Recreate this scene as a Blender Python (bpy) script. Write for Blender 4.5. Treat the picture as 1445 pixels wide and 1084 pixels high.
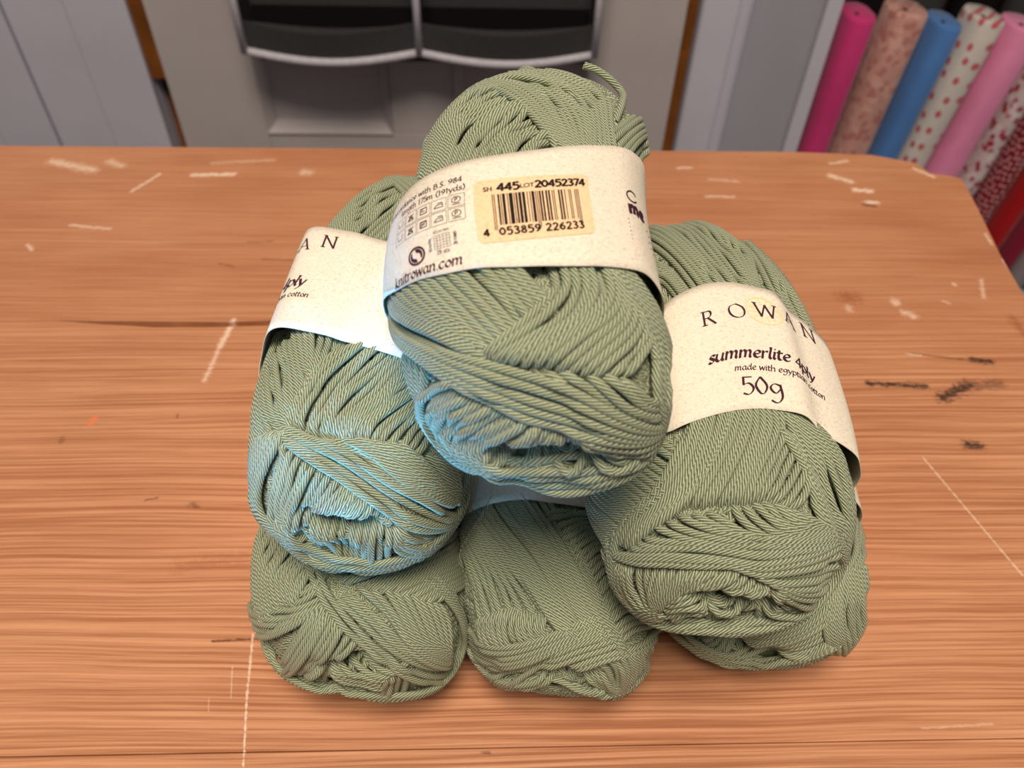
import bpy, bmesh, math, random
import numpy as np
from mathutils import Matrix, Vector

for o in list(bpy.data.objects):
    bpy.data.objects.remove(o)
scene = bpy.context.scene
COL = scene.collection
rnd = random.Random(7)

# ------------------------------------------------------------------ camera
PITCH, ROLL, YAW, CAM_H = math.radians(46.38), math.radians(1.915), math.radians(-2.81), 0.255
cam_data = bpy.data.cameras.new('camera')
cam = bpy.data.objects.new('camera', cam_data)
COL.objects.link(cam)
cam_data.sensor_width = 36.0
cam_data.lens = 1085 / 1445 * 36.0
cam_data.clip_start = 0.01
cam.matrix_world = (Matrix.Translation((0, 0, CAM_H)) @ Matrix.Rotation(YAW, 4, 'Z')
                    @ Matrix.Rotation(math.pi / 2 - PITCH, 4, 'X') @ Matrix.Rotation(ROLL, 4, 'Z'))
cam_data.dof.use_dof = True
cam_data.dof.focus_distance = 0.205
cam_data.dof.aperture_fstop = 17.0
scene.camera = cam

# ------------------------------------------------------------------ world, lamps, exposure
vs = scene.view_settings
vs.view_transform = 'Standard'
vs.look = 'None'
vs.gamma = 1.0
vs.exposure = 0.0
vs.use_curve_mapping = False
world = bpy.data.worlds.new('room_air')
scene.world = world
world.use_nodes = True
bg = world.node_tree.nodes['Background']
bg.inputs[0].default_value = (0.90, 0.94, 1.0, 1)
bg.inputs[1].default_value = 0.12

def area_light(name, loc, target, size, size_y, power, colour):
    d = bpy.data.lights.new(name, 'AREA')
    d.shape = 'RECTANGLE'; d.size = size; d.size_y = size_y
    d.energy = power; d.color = colour
    o = bpy.data.objects.new(name, d); COL.objects.link(o)
    o.location = loc
    o.rotation_euler = (Vector(target) - Vector(loc)).to_track_quat('-Z', 'Y').to_euler()
    return o

area_light('ceiling_lamp', (-0.06, -0.38, 1.80), (0.0, 0.15, 0.0), 0.7, 0.7, 42.0, (1.0, 0.835, 0.67))
blue_beam = area_light('blue_beam_lamp', (-0.62, -0.98, 0.13), (-0.040, 0.10, 0.112), 0.05, 0.05, 0.062, (0.12, 0.48, 1.0))
blue_beam.data.spread = math.radians(5)       # added blue lamp, unseen; beam narrowed to tint the top and middle-left balls

# ------------------------------------------------------------------ helpers
def lin(r, g, b):
    f = lambda c: ((c / 255) / 12.92 if c / 255 <= .04045 else ((c / 255 + .055) / 1.055) ** 2.4)
    return (f(r), f(g), f(b), 1.0)

def link(o, parent=None):
    COL.objects.link(o)
    if parent is not None:
        o.parent = parent
    return o

def mesh_obj(name, verts, faces, mat, parent=None, smooth=False):
    me = bpy.data.meshes.new(name)
    me.from_pydata([tuple(v) for v in verts], [], faces)
    me.update()
    if smooth:
        me.polygons.foreach_set('use_smooth', [True] * len(me.polygons))
    if mat is not None:
        me.materials.append(mat)
    return link(bpy.data.objects.new(name, me), parent)

def bm_obj(name, bm, mat, parent=None, smooth=False):
    me = bpy.data.meshes.new(name)
    bm.normal_update(); bm.to_mesh(me); bm.free()
    if smooth:
        me.polygons.foreach_set('use_smooth', [True] * len(me.polygons))
    me.materials.append(mat)
    return link(bpy.data.objects.new(name, me), parent)

def empty(name, loc=(0, 0, 0)):
    o = bpy.data.objects.new(name, None)
    o.empty_display_size = 0.03
    o.location = loc
    return link(o)

def tag(o, label=None, cat=None, group=None, kind=None):
    if label: o['label'] = label
    if cat: o['category'] = cat
    if group: o['group'] = group
    if kind: o['kind'] = kind
    return o

def add_box(bm, lo, hi, bevel=0.0):
    c = [(a + b) / 2 for a, b in zip(lo, hi)]
    s = [abs(b - a) for a, b in zip(lo, hi)]
    r = bmesh.ops.create_cube(bm, size=1.0, matrix=Matrix.Translation(c) @ Matrix.Diagonal((*s, 1)))
    if bevel > 0:
        es = {e for v in r['verts'] for e in v.link_edges}
        bmesh.ops.bevel(bm, geom=list(es), offset=bevel, segments=2, affect='EDGES', profile=0.5)

def box(name, lo, hi, mat, parent=None, bevel=0.0):
    bm = bmesh.new(); add_box(bm, lo, hi, bevel)
    return bm_obj(name, bm, mat, parent)

def prism(name, outline, z0, z1, mat, parent=None, bevel=0.0):
    bm = bmesh.new()
    lo = [bm.verts.new((x, y, z0)) for x, y in outline]
    hi = [bm.verts.new((x, y, z1)) for x, y in outline]
    n = len(outline)
    bm.faces.new(lo[::-1]); top = bm.faces.new(hi)
    for i in range(n):
        bm.faces.new((lo[i], lo[(i + 1) % n], hi[(i + 1) % n], hi[i]))
    if bevel:
        bmesh.ops.bevel(bm, geom=list(top.edges), offset=bevel, segments=2, affect='EDGES', profile=0.5)
    return bm_obj(name, bm, mat, parent)

def sweep(name, pts, rad, mat, parent=None, sides=8):
    """round tube along a polyline, closed at both ends"""
    pts = [Vector(p) for p in pts]
    n = len(pts); V = []; Fc = []
    up = Vector((0.13, 0.31, 0.94))
    for i, p in enumerate(pts):
        t = (pts[min(i + 1, n - 1)] - pts[max(i - 1, 0)]).normalized()
        a = t.cross(up).normalized(); b = a.cross(t)
        for k in range(sides):
            an = 2 * math.pi * k / sides
            V.append(p + (a * math.cos(an) + b * math.sin(an)) * rad)
    for i in range(n - 1):
        for k in range(sides):
            j = (k + 1) % sides
            Fc.append((i * sides + k, i * sides + j, (i + 1) * sides + j, (i + 1) * sides + k))
    Fc.append(tuple(range(sides))[::-1]); Fc.append(tuple((n - 1) * sides + k for k in range(sides)))
    return mesh_obj(name, V, Fc, mat, parent, smooth=True)

# ------------------------------------------------------------------ materials
class NT:
    def __init__(self, name):
        self.m = bpy.data.materials.new(name); self.m.use_nodes = True
        self.t = self.m.node_tree; self.b = self.t.nodes['Principled BSDF']
    def n(self, kind, **kw):
        nd = self.t.nodes.new('ShaderNode' + kind)
        for k, v in kw.items():
            if k.startswith('i_'):
                key = k[2:]
                nd.inputs[int(key) if key.isdigit() else key.replace('_', ' ')].default_value = v
            else:
                setattr(nd, k, v)
        return nd
    def l(self, a, b): self.t.links.new(a, b)
    def math(self, op, a, b=None, c=None, clamp=False):
        nd = self.n('Math', operation=op); nd.use_clamp = clamp
        for i, v in enumerate((a, b, c)):
            if v is None: continue
            if isinstance(v, (int, float)): nd.inputs[i].default_value = v
            else: self.l(v, nd.inputs[i])
        return nd.outputs[0]
    def mix(self, f, a, b, mode='MIX'):
        nd = self.n('Mix', data_type='RGBA', blend_type=mode)
        for s, v in ((nd.inputs[0], f), (nd.inputs[6], a), (nd.inputs[7], b)):
            if isinstance(v, (int, float)): s.default_value = v
            elif isinstance(v, tuple): s.default_value = v
            else: self.l(v, s)
        return nd.outputs[2]
    def ramp(self, f, stops):
        nd = self.n('ValToRGB'); cr = nd.color_ramp
        while len(cr.elements) < len(stops): cr.elements.new(0.5)
        for e, (p, c) in zip(cr.elements, stops):
            e.position = p; e.color = c if isinstance(c, tuple) else (c, c, c, 1)
        self.l(f, nd.inputs[0])
        return nd.outputs[0]
    def noise(self, vec, scale, detail=3.0, rough=0.55, scl=None):
        if scl is not None:
            mp = self.n('Mapping'); mp.inputs['Scale'].default_value = scl
            self.l(vec, mp.inputs[0]); vec = mp.outputs[0]
        nd = self.n('TexNoise'); nd.inputs['Scale'].default_value = scale
        nd.inputs['Detail'].default_value = detail; nd.inputs['Roughness'].default_value = rough
        self.l(vec, nd.inputs['Vector'])
        return nd.outputs[0]
    def bump(self, h, strength, dist):
        nd = self.n('Bump'); nd.inputs['Strength'].default_value = strength
        nd.inputs['Distance'].default_value = dist
        self.l(h, nd.inputs['Height']); self.l(nd.outputs[0], self.b.inputs['Normal'])
    def col(self, c):
        if isinstance(c, tuple): self.b.inputs['Base Color'].default_value = c
        else: self.l(c, self.b.inputs['Base Color'])
    def set(self, **kw):
        for k, v in kw.items(): self.b.inputs[k.replace('_', ' ')].default_value = v

def plain(name, colour, rough=0.6, spec=0.3, mottle=0.08, scale=30, bump=0.0):
    t = NT(name); co = t.n('TexCoord').outputs['Object']
    nz = t.noise(co, scale, 4)
    dark = tuple(c * (1 - mottle * 2) for c in colour[:3]) + (1,)
    lite = tuple(min(1, c * (1 + mottle)) for c in colour[:3]) + (1,)
    t.col(t.ramp(nz, [(0.3, dark), (0.7, lite)]))
    t.set(Roughness=rough, Specular_IOR_Level=spec)
    if bump: t.bump(nz, bump, 0.001)
    return t.m

M = {}
# painted joinery, cloth
M['white_paint'] = plain('white_paint', lin(200, 200, 216), 0.5, 0.3, 0.03, 9)
M['door_paint'] = plain('door_paint', lin(188, 182, 184), 0.5, 0.3, 0.03, 9)
M['grey_panel'] = plain('grey_panel', lin(208, 212, 222), 0.5, 0.3, 0.02, 9)
M['bare_wood'] = plain('bare_wood', lin(132, 78, 28), 0.6, 0.2, 0.2, 25)
M['dark_gap'] = plain('dark_gap', lin(52, 36, 18), 0.8, 0.1, 0.2, 25)
M['carpet'] = plain('carpet', lin(120, 105, 95), 0.9, 0.1, 0.15, 200, 0.4)
M['dark_felt'] = plain('dark_felt', lin(66, 65, 67), 0.9, 0.1, 0.1, 300, 0.2)
M['black_felt_and_shade'] = plain('black_felt_and_shade', lin(26, 25, 26), 0.95, 0.05, 0.1, 300, 0.2)  # black rolls, and the shade painted inside the organiser pockets
M['piping'] = plain('piping', lin(208, 206, 218), 0.8, 0.15, 0.08, 200, 0.2)
M['shelf_dark'] = plain('shelf_dark', lin(52, 44, 50), 0.9, 0.1, 0.1, 20)

def fabric(name, base, spots=None, scale=60, size=0.3, second=None, mottle=0.06):
    t = NT(name); co = t.n('TexCoord').outputs['Object']
    nz = t.noise(co, 25, 3)
    c = t.ramp(nz, [(0.3, tuple(v * (1 - mottle * 2) for v in base[:3]) + (1,)), (0.7, base)])
    if spots:
        v = t.n('TexVoronoi', voronoi_dimensions='2D'); v.inputs['Scale'].default_value = scale
        v.inputs['Randomness'].default_value = 0.45 if second is None else 1.0
        sx = t.n('SeparateXYZ'); t.l(co, sx.inputs[0])
        cx = t.n('CombineXYZ'); t.l(t.math('SUBTRACT', sx.outputs[0], sx.outputs[1]), cx.inputs[0]); t.l(sx.outputs[2], cx.inputs[1])
        t.l(cx.outputs[0], v.inputs['Vector'])
        m = t.ramp(v.outputs['Distance'], [(size * 0.8, 1.0), (size * 1.1, 0.0)])
        c = t.mix(m, c, spots)
        if second:
            nz2 = t.noise(co, scale * 0.9, 2)
            c = t.mix(t.ramp(nz2, [(0.52, 0.0), (0.6, 0.8)]), c, second)
    t.col(c); t.set(Roughness=0.85, Specular_IOR_Level=0.15)
    t.b.inputs['Sheen Weight'].default_value = 0.2
    t.bump(t.noise(co, 1500, 2), 0.15, 0.0005)
    return t.m

M['f_magenta'] = fabric('magenta_cloth', lin(206, 58, 126))
M['f_floral'] = fabric('pink_floral_cloth', lin(200, 152, 144), lin(178, 118, 112), 70, 0.36, lin(208, 166, 156))
M['f_blue'] = fabric('blue_cloth', lin(80, 130, 200))
M['f_dots'] = fabric('dotted_cloth', lin(214, 208, 204), lin(188, 92, 100), 44, 0.22)
M['f_pink'] = fabric('pink_cloth', lin(236, 146, 190))
M['f_whitered'] = fabric('white_red_floral_cloth', lin(206, 190, 194), lin(160, 44, 66), 75, 0.34, lin(222, 212, 214))
M['f_redwhite'] = fabric('red_white_floral_cloth', lin(134, 16, 32), lin(206, 160, 168), 120, 0.28)
M['f_red'] = fabric('red_cloth', lin(176, 14, 26))
M['f_crimson'] = fabric('crimson_cloth', lin(142, 26, 58))
M['f_grey'] = fabric('grey_cloth', lin(160, 150, 158))
M['f_teal'] = fabric('teal_cloth', lin(70, 140, 140))

# --- pine table top: grain along x, wear marks with shapes of their own
MARKS = [
    ('w', -0.2663, 0.4328, -0.2394, 0.4234, 0.00360, .6),
    ('w', -0.2321, 0.4333, -0.2232, 0.4285, 0.00300, .5),
    ('w', -0.2085, 0.4003, -0.1978, 0.4191, 0.00120, .7),
    ('w', -0.1777, 0.4186, -0.1533, 0.4197, 0.00200, .9),
    ('w', -0.1692, 0.4326, -0.1329, 0.4365, 0.00200, .3),
    ('w', -0.1118, 0.4227, -0.1084, 0.4227, 0.00320, .5),
    ('w', -0.2311, 0.3656, -0.2087, 0.3624, 0.00120, .6),
    ('w', -0.2477, 0.3471, -0.2432, 0.3433, 0.00120, .6),
    ('w', -0.1237, 0.2864, -0.1261, 0.2672, 0.00150, .8),
    ('w', -0.1261, 0.2672, -0.1279, 0.2449, 0.00120, .6),
    ('w', 0.1216, 0.4309, 0.1297, 0.4310, 0.00120, .7),
    ('w', 0.1384, 0.4178, 0.1557, 0.4156, 0.00150, .4),
    ('w', 0.1328, 0.3988, 0.1499, 0.3982, 0.00120, .6),
    ('w', 0.2213, 0.4374, 0.2331, 0.4410, 0.00150, .6),
    ('w', 0.2168, 0.4230, 0.2273, 0.4165, 0.00250, .8),
    ('w', 0.2267, 0.4069, 0.2368, 0.4054, 0.00206, 1),
    ('w', 0.2292, 0.3937, 0.2359, 0.3930, 0.00160, 1),
    ('d', 0.2269, 0.3906, 0.2328, 0.3892, 0.00120, .9),
    ('w', 0.2739, 0.4321, 0.2827, 0.4222, 0.00160, .7),
    ('b', 0.1884, 0.3044, 0.1899, 0.3044, 0.00560, .6),
    ('w', 0.2126, 0.3016, 0.2123, 0.2999, 0.00240, .6),
    ('w', 0.2140, 0.2927, 0.2174, 0.2900, 0.00240, .6),
    ('w', 0.1864, 0.2971, 0.1862, 0.2943, 0.00200, .4),
    ('k', 0.1777, 0.2427, 0.2039, 0.2408, 0.00120, .9),
    ('k', 0.2091, 0.2332, 0.2254, 0.2416, 0.00210, .9),
    ('k', 0.2221, 0.2403, 0.2398, 0.2421, 0.00210, .5),
    ('k', 0.2341, 0.2581, 0.2425, 0.2566, 0.00140, .9),
    ('d', 0.2041, 0.2630, 0.2332, 0.2576, 0.00060, .7),
    ('w', 0.2039, 0.2625, 0.2103, 0.2611, 0.00060, .6),
    ('k', 0.2088, 0.2057, 0.2132, 0.2056, 0.00180, .9),
    ('w', 0.1862, 0.1992, 0.2019, 0.1426, 0.00041, .6),
    ('w', 0.1411, 0.0878, 0.1651, 0.0888, 0.00040, .3),
    ('w', -0.0810, 0.1232, -0.0783, 0.1000, 0.00045, .7),
    ('w', -0.0783, 0.1000, -0.0750, 0.0796, 0.00036, .8),
    ('w', -0.0855, 0.1119, -0.0836, 0.1012, 0.00024, .4),
    ('w', -0.0907, 0.1013, -0.0898, 0.0968, 0.00020, .3),
    ('o', -0.1697, 0.2197, -0.1696, 0.2229, 0.00150, .8),
    ('d', -0.1344, 0.1797, -0.1303, 0.1807, 0.00060, .7),
    ('d', -0.1156, 0.1775, -0.1143, 0.1768, 0.00150, .7),
    ('d', -0.1788, 0.2119, -0.1783, 0.2092, 0.00120, .4),
    ('d', -0.0942, 0.1208, -0.0786, 0.1213, 0.00051, .8),
    ('b', -0.1141, 0.1498, -0.0891, 0.1540, 0.00280, .3),
    ('d', -0.1303, 0.3504, -0.1171, 0.3518, 0.00080, .5),
    ('d', -0.1412, 0.3315, -0.1331, 0.3285, 0.00080, .5),
    ('d', -0.1196, 0.3353, -0.0968, 0.3342, 0.00072, .5),
    ('w', 0.2665, 0.3194, 0.2610, 0.3046, 0.00120, .5),
    ('w', 0.2497, 0.3163, 0.2499, 0.3151, 0.00120, .6),
    ('w', 0.2378, 0.3017, 0.2408, 0.3000, 0.00080, .5),
    ('b', 0.2688, 0.2879, 0.2691, 0.2772, 0.00300, .5),
    ('d', 0.2851, 0.3362, 0.2941, 0.3318, 0.00080, .6),
    ('d', -0.1345, 0.2248, -0.1339, 0.2228, 0.00060, .5),
    ('d', -0.0015, 0.0829, 0.0007, 0.0826, 0.00060, .7),
    ('w', 0.2878, 0.3615, 0.2873, 0.3513, 0.00100, .6),
    ('w', 0.2866, 0.3369, 0.2866, 0.3287, 0.00100, .7),
]
def make_wood():
    t = NT('worn_pine')
    co = t.n('TexCoord').outputs['Object']
    info = t.n('ObjectInfo').outputs['Random']
    cmb = t.n('CombineXYZ'); t.l(t.math('MULTIPLY', info, 37.0), cmb.inputs[2])
    cmb.inputs[0].default_value = 0
    va = t.n('VectorMath', operation='ADD'); t.l(co, va.inputs[0]); t.l(cmb.outputs[0], va.inputs[1])
    wob = t.noise(va.outputs[0], 1.0, 2, 0.5, (5, 14, 1))
    sep = t.n('SeparateXYZ'); t.l(va.outputs[0], sep.inputs[0])
    y2 = t.math('MULTIPLY_ADD', wob, 0.010, sep.outputs[1])
    cm2 = t.n('CombineXYZ'); t.l(sep.outputs[0], cm2.inputs[0]); t.l(y2, cm2.inputs[1]); t.l(sep.outputs[2], cm2.inputs[2])
    V = cm2.outputs[0]
    rings = t.noise(V, 1.0, 4, 0.62, (9.0, 900, 1))
    fine = t.noise(V, 1.0, 3, 0.65, (14, 900, 1))
    blot = t.noise(co, 7.0, 3, 0.55)
    patch = t.noise(co, 1.0, 3, 0.5, (9, 30, 1))
    # tight rings only in the front of the top, flatter figure at the back
    sy = t.n('SeparateXYZ'); t.l(co, sy.inputs[0])
    front = t.ramp(t.math('MULTIPLY_ADD', blot, 0.10, sy.outputs[1]), [(0.30, 1.0), (0.36, 0.35)])
    base = t.ramp(blot, [(0.25, lin(184, 126, 90)), (0.5, lin(197, 139, 102)), (0.75, lin(206, 150, 112))])
    back = t.math('SUBTRACT', 1.25, front)
    base = t.mix(t.math('MULTIPLY', back, 0.28), base, lin(166, 106, 70))
    base = t.mix(t.math('MULTIPLY', t.ramp(patch, [(0.42, 0.0), (0.72, 1.0)]), t.math('MULTIPLY', back, 0.55)), base, lin(164, 100, 64))
    r = t.ramp(rings, [(0.38, 1.0), (0.50, 0.0)])
    base = t.mix(t.math('MULTIPLY', t.math('MULTIPLY', r, 0.75), front), base, lin(158, 98, 62))
    rl_ = t.ramp(rings, [(0.52, 0.0), (0.64, 1.0)])
    base = t.mix(t.math('MULTIPLY', t.math('MULTIPLY', rl_, 0.45), front), base, lin(226, 170, 130))
    f = t.ramp(fine, [(0.36, 1.0), (0.5, 0.0)])
    base = t.mix(t.math('MULTIPLY', f, 0.32), base, lin(142, 84, 52))
    f2 = t.ramp(fine, [(0.55, 0.0), (0.72, 1.0)])
    base = t.mix(t.math('MULTIPLY', f2, 0.25), base, lin(226, 172, 132))
    # wear marks: distance to a short segment, broken up with noise
    g = bpy.data.node_groups.new('wear_mark', 'ShaderNodeTree')
    for nm, ty in (('P', 'NodeSocketVector'), ('A', 'NodeSocketVector'), ('D', 'NodeSocketVector'),
                   ('Width', 'NodeSocketFloat'), ('Noise', 'NodeSocketFloat'), ('Amount', 'NodeSocketFloat')):
        g.interface.new_socket(nm, in_out='INPUT', socket_type=ty)
    g.interface.new_socket('Fac', in_out='OUTPUT', socket_type='NodeSocketFloat')
    gi = g.nodes.new('NodeGroupInput'); go = g.nodes.new('NodeGroupOutput')
    def vm(op, a, b):
        nd = g.nodes.new('ShaderNodeVectorMath'); nd.operation = op
        g.links.new(a, nd.inputs[0])
        if b is not None: g.links.new(b, nd.inputs[3 if op == 'SCALE' else 1])
        return nd
    def sm(op, a, b, clamp=False):
        nd = g.nodes.new('ShaderNodeMath'); nd.operation = op; nd.use_clamp = clamp
        for i, v in enumerate((a, b)):
            if isinstance(v, (int, float)): nd.inputs[i].default_value = v
            elif v is not None: g.links.new(v, nd.inputs[i])
        return nd.outputs[0]
    pa = vm('SUBTRACT', gi.outputs['P'], gi.outputs['A']).outputs[0]
    h = sm('DIVIDE', vm('DOT_PRODUCT', pa, gi.outputs['D']).outputs['Value'],
           vm('DOT_PRODUCT', gi.outputs['D'], gi.outputs['D']).outputs['Value'], True)
    q = vm('SUBTRACT', pa, vm('SCALE', gi.outputs['D'], h).outputs[0]).outputs[0]
    ln = g.nodes.new('ShaderNodeVectorMath'); ln.operation = 'LENGTH'; g.links.new(q, ln.inputs[0])
    d = sm('DIVIDE', ln.outputs['Value'], gi.outputs['Width'])
    d = sm('ADD', d, sm('MULTIPLY', sm('SUBTRACT', gi.outputs['Noise'], 0.5), 5.5))
    fac = sm('MULTIPLY', sm('MULTIPLY', sm('SUBTRACT', 1.3, d), 0.9, True), gi.outputs['Amount'])
    g.links.new(fac, go.inputs[0])
    flat = t.n('VectorMath', operation='MULTIPLY'); flat.inputs[1].default_value = (1, 1, 0); t.l(co, flat.inputs[0])
    brk = t.noise(co, 1.0, 5, 0.75, (300, 650, 1))
    COLS = {'w': lin(240, 214, 190), 'd': lin(92, 54, 30), 'k': lin(44, 34, 30), 'b': lin(146, 80, 46), 'o': lin(232, 122, 72)}
    for kind in 'bdkow':
        tot = None
        for (k, ax, ay, bx_, by_, w, s) in MARKS:
            if k != kind: continue
            nd = t.n('Group'); nd.node_tree = g
            t.l(flat.outputs[0], nd.inputs['P']); t.l(brk, nd.inputs['Noise'])
            nd.inputs['A'].default_value = (ax, ay, 0); nd.inputs['D'].default_value = (bx_ - ax, by_ - ay, 0)
            nd.inputs['Width'].default_value = w * (1.5 if kind == 'k' else 1.0); nd.inputs['Amount'].default_value = s
            tot = nd.outputs[0] if tot is None else t.math('MAXIMUM', tot, nd.outputs[0])
        base = t.mix(tot, base, COLS[kind])
    t.col(base)
    t.set(Roughness=0.5, Specular_IOR_Level=0.35)
    t.bump(t.math('ADD', fine, t.math('MULTIPLY', rings, front)), 0.25, 0.0006)
    return t.m
M['wood'] = make_wood()

# --- paper, print, yarn
def make_paper(name, c0, c1):
    t = NT(name); co = t.n('TexCoord').outputs['Object']
    sp = t.noise(co, 1400, 2, 0.6)
    c = t.ramp(sp, [(0.30, tuple(v * 0.80 for v in c0[:3]) + (1,)), (0.42, c0), (0.65, c1)])
    t.col(c); t.set(Roughness=0.7, Specular_IOR_Level=0.25)
    t.bump(t.noise(co, 500, 3), 0.08, 0.0006)
    return t.m
M['paper'] = make_paper('cream_paper', lin(232, 222, 204), lin(240, 232, 216))
M['sticker'] = make_paper('peach_sticker', lin(248, 208, 166), lin(250, 214, 174))
M['yellow_print'] = make_paper('pale_yellow_print', lin(240, 222, 160), lin(240, 226, 176))
M['plum_ink'] = plain('plum_ink', lin(70, 34, 48), 0.6, 0.2, 0.05, 300)
M['black_ink'] = plain('black_ink', lin(30, 27, 28), 0.6, 0.2, 0.05, 300)
M['thin_ink'] = plain('thin_ink', lin(150, 126, 130), 0.6, 0.2, 0.05, 300)

def make_yarn():
    t = NT('sage_cotton_yarn')
    uv = t.n('UVMap').outputs[0]
    s = t.n('SeparateXYZ'); t.l(uv, s.inputs[0])
    # nine plies, one full turn in 12 mm (u is in centimetres)
    ph = t.math('SUBTRACT', t.math('MULTIPLY', s.outputs[1], 9.0), t.math('MULTIPLY', s.outputs[0], 7.6))
    w = t.math('SINE', t.math('MULTIPLY', ph, 2 * math.pi))
    w01 = t.math('MULTIPLY_ADD', w, 0.5, 0.5)
    co = t.n('TexCoord').outputs['Object']
    tone = t.noise(co, 90, 2)
    hair = t.noise(uv, 1.0, 2, 0.6, (30, 90, 1))
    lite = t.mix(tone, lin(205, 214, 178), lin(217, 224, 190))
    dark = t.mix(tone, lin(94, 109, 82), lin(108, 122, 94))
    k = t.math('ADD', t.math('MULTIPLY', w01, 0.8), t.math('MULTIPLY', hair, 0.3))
    c = t.mix(t.ramp(k, [(0.30, 0.0), (1.0, 1.0)]), dark, lite)  # ply highlights and the shade in their valleys painted into the colour
    t.col(c)
    t.set(Roughness=0.48, Specular_IOR_Level=0.38)
    t.b.inputs['Sheen Weight'].default_value = 0.15
    t.bump(t.math('ADD', w01, t.math('MULTIPLY', hair, 0.4)), 0.9, 0.00028)
    return t.m
M['yarn'] = make_yarn()
M['yarn_core'] = plain('yarn_core', lin(104, 114, 86), 0.9, 0.1, 0.2, 600)

# ------------------------------------------------------------------ the room
DY = 1.10            # plane of the door face
FLOOR = -0.74
def struct(o, kind='structure'):
    o['kind'] = kind
    return o

struct(box('floor', (-1.6, -1.2, FLOOR - 0.03), (1.9, 1.35, FLOOR), M['carpet']))
# wall behind, with the door opening left free
bm = bmesh.new()
add_box(bm, (-1.6, 1.16, FLOOR), (-0.80, 1.26, 1.5))
add_box(bm, (0.40, 1.16, FLOOR), (1.9, 1.26, 1.5))
add_box(bm, (-0.80, 1.16, 1.30), (0.40, 1.26, 1.5))
struct(bm_obj('wall_back', bm, M['white_paint']))

# cupboard of vertical boards at the left
cup = tag(empty('panelled_cupboard', (-0.9, DY + 0.02, FLOOR)),
          'white painted cupboard of upright boards at the left behind the table', 'cupboard')
def child_box(name, lo, hi, mat, parent, bevel=0.0):
    off = parent.location
    return box(name, [a - b for a, b in zip(lo, off)], [a - b for a, b in zip(hi, off)], mat, parent, bevel)
child_box('back_board', (-1.10, DY + 0.022, FLOOR), (-0.487, DY + 0.055, 1.2), M['white_paint'], cup)
xs = [-1.10, -0.90, -0.738, -0.655, -0.571, -0.487]
for i in range(len(xs) - 1):
    gl = 0.0022 if i == 3 else 0.0003; gr = 0.0022 if i == 2 else 0.0003
    child_box('board', (xs[i] + gl, DY + 0.004, FLOOR), (xs[i + 1] - gr, DY + 0.024, 1.2), M['white_paint'], cup)
# timber strips in the gaps either side of the door
bm = bmesh.new()                                              # the foot of the left strip is set back into the gap
add_box(bm, (-0.4865, DY + 0.010, -0.262), (-0.4632, DY + 0.05, 1.25))
add_box(bm, (-0.4865, DY + 0.042, FLOOR), (-0.4632, DY + 0.05, -0.262))
struct(bm_obj('trim_1', bm, M['bare_wood']))
struct(box('trim_2', (0.2805, DY + 0.012, FLOOR), (0.2960, DY + 0.05, 1.25), M['bare_wood']))

# panelled door: stiles, rails, recessed panels with bevelled mouldings
door = empty('door_1', (-0.09, DY, FLOOR + 0.01)); struct(door)
D0, D1 = -0.4625, 0.2790
def dbox(name, x0, x1, z0, z1, y0=DY, y1=DY + 0.038, mat='door_paint', bev=0.0015):
    return child_box(name, (x0, y0, z0), (x1, y1, z1), M[mat], door, bev)
PX = [(-0.332, -0.142), (-0.046, 0.150)]
ZB, ZT = -0.340, 0.16       # lower panels
dbox('stile', D0, PX[0][0], FLOOR + 0.01, 1.22)
dbox('stile', PX[1][1], D1, FLOOR + 0.01, 1.22)
dbox('rail', PX[0][0], PX[1][1], FLOOR + 0.01, ZB)
dbox('rail', PX[0][0], PX[1][1], ZT, ZT + 0.2)
dbox('rail', PX[0][0], PX[1][1], 1.08, 1.22)
dbox('mullion', PX[0][1], PX[1][0], ZB, ZT)
dbox('mullion', PX[0][1], PX[1][0], ZT + 0.2, 1.08)
for (x0, x1) in PX:
    for (z0, z1) in ((ZB, ZT), (ZT + 0.2, 1.08)):
        dbox('panel', x0, x1, z0, z1, DY + 0.016, DY + 0.03)
        w = 0.014; off = door.location
        ring = [(x0, z0), (x1, z0), (x1, z1), (x0, z1)]
        inn = [(x0 + w, z0 + w), (x1 - w, z0 + w), (x1 - w, z1 - w), (x0 + w, z1 - w)]
        for k in range(4):                                    # four mitred moulding strips
            a, b = ring[k], ring[(k + 1) % 4]; c, d = inn[(k + 1) % 4], inn[k]
            V = [(a[0], DY - 0.004, a[1]), (b[0], DY - 0.004, b[1]), (c[0], DY + 0.016, c[1]), (d[0], DY + 0.016, d[1]),
                 (a[0], DY + 0.02, a[1]), (b[0], DY + 0.02, b[1]), (c[0], DY + 0.02, c[1]), (d[0], DY + 0.02, d[1])]
            V = [(v[0] - off[0], v[1] - off[1], v[2] - off[2]) for v in V]
            mesh_obj('moulding', V, [(0, 1, 2, 3), (7, 6, 5, 4), (0, 4, 5, 1), (1, 5, 6, 2), (2, 6, 7, 3), (3, 7, 4, 0)], M['door_paint'], door)

# white architrave right of the door
bm = bmesh.new()
add_box(bm, (0.2975, DY - 0.008, FLOOR), (0.352, DY + 0.05, 1.25), 0.006)
add_box(bm, (0.352, DY + 0.002, FLOOR), (0.40, DY + 0.05, 1.25), 0.002)
struct(bm_obj('trim_3', bm, M['white_paint']))

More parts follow.
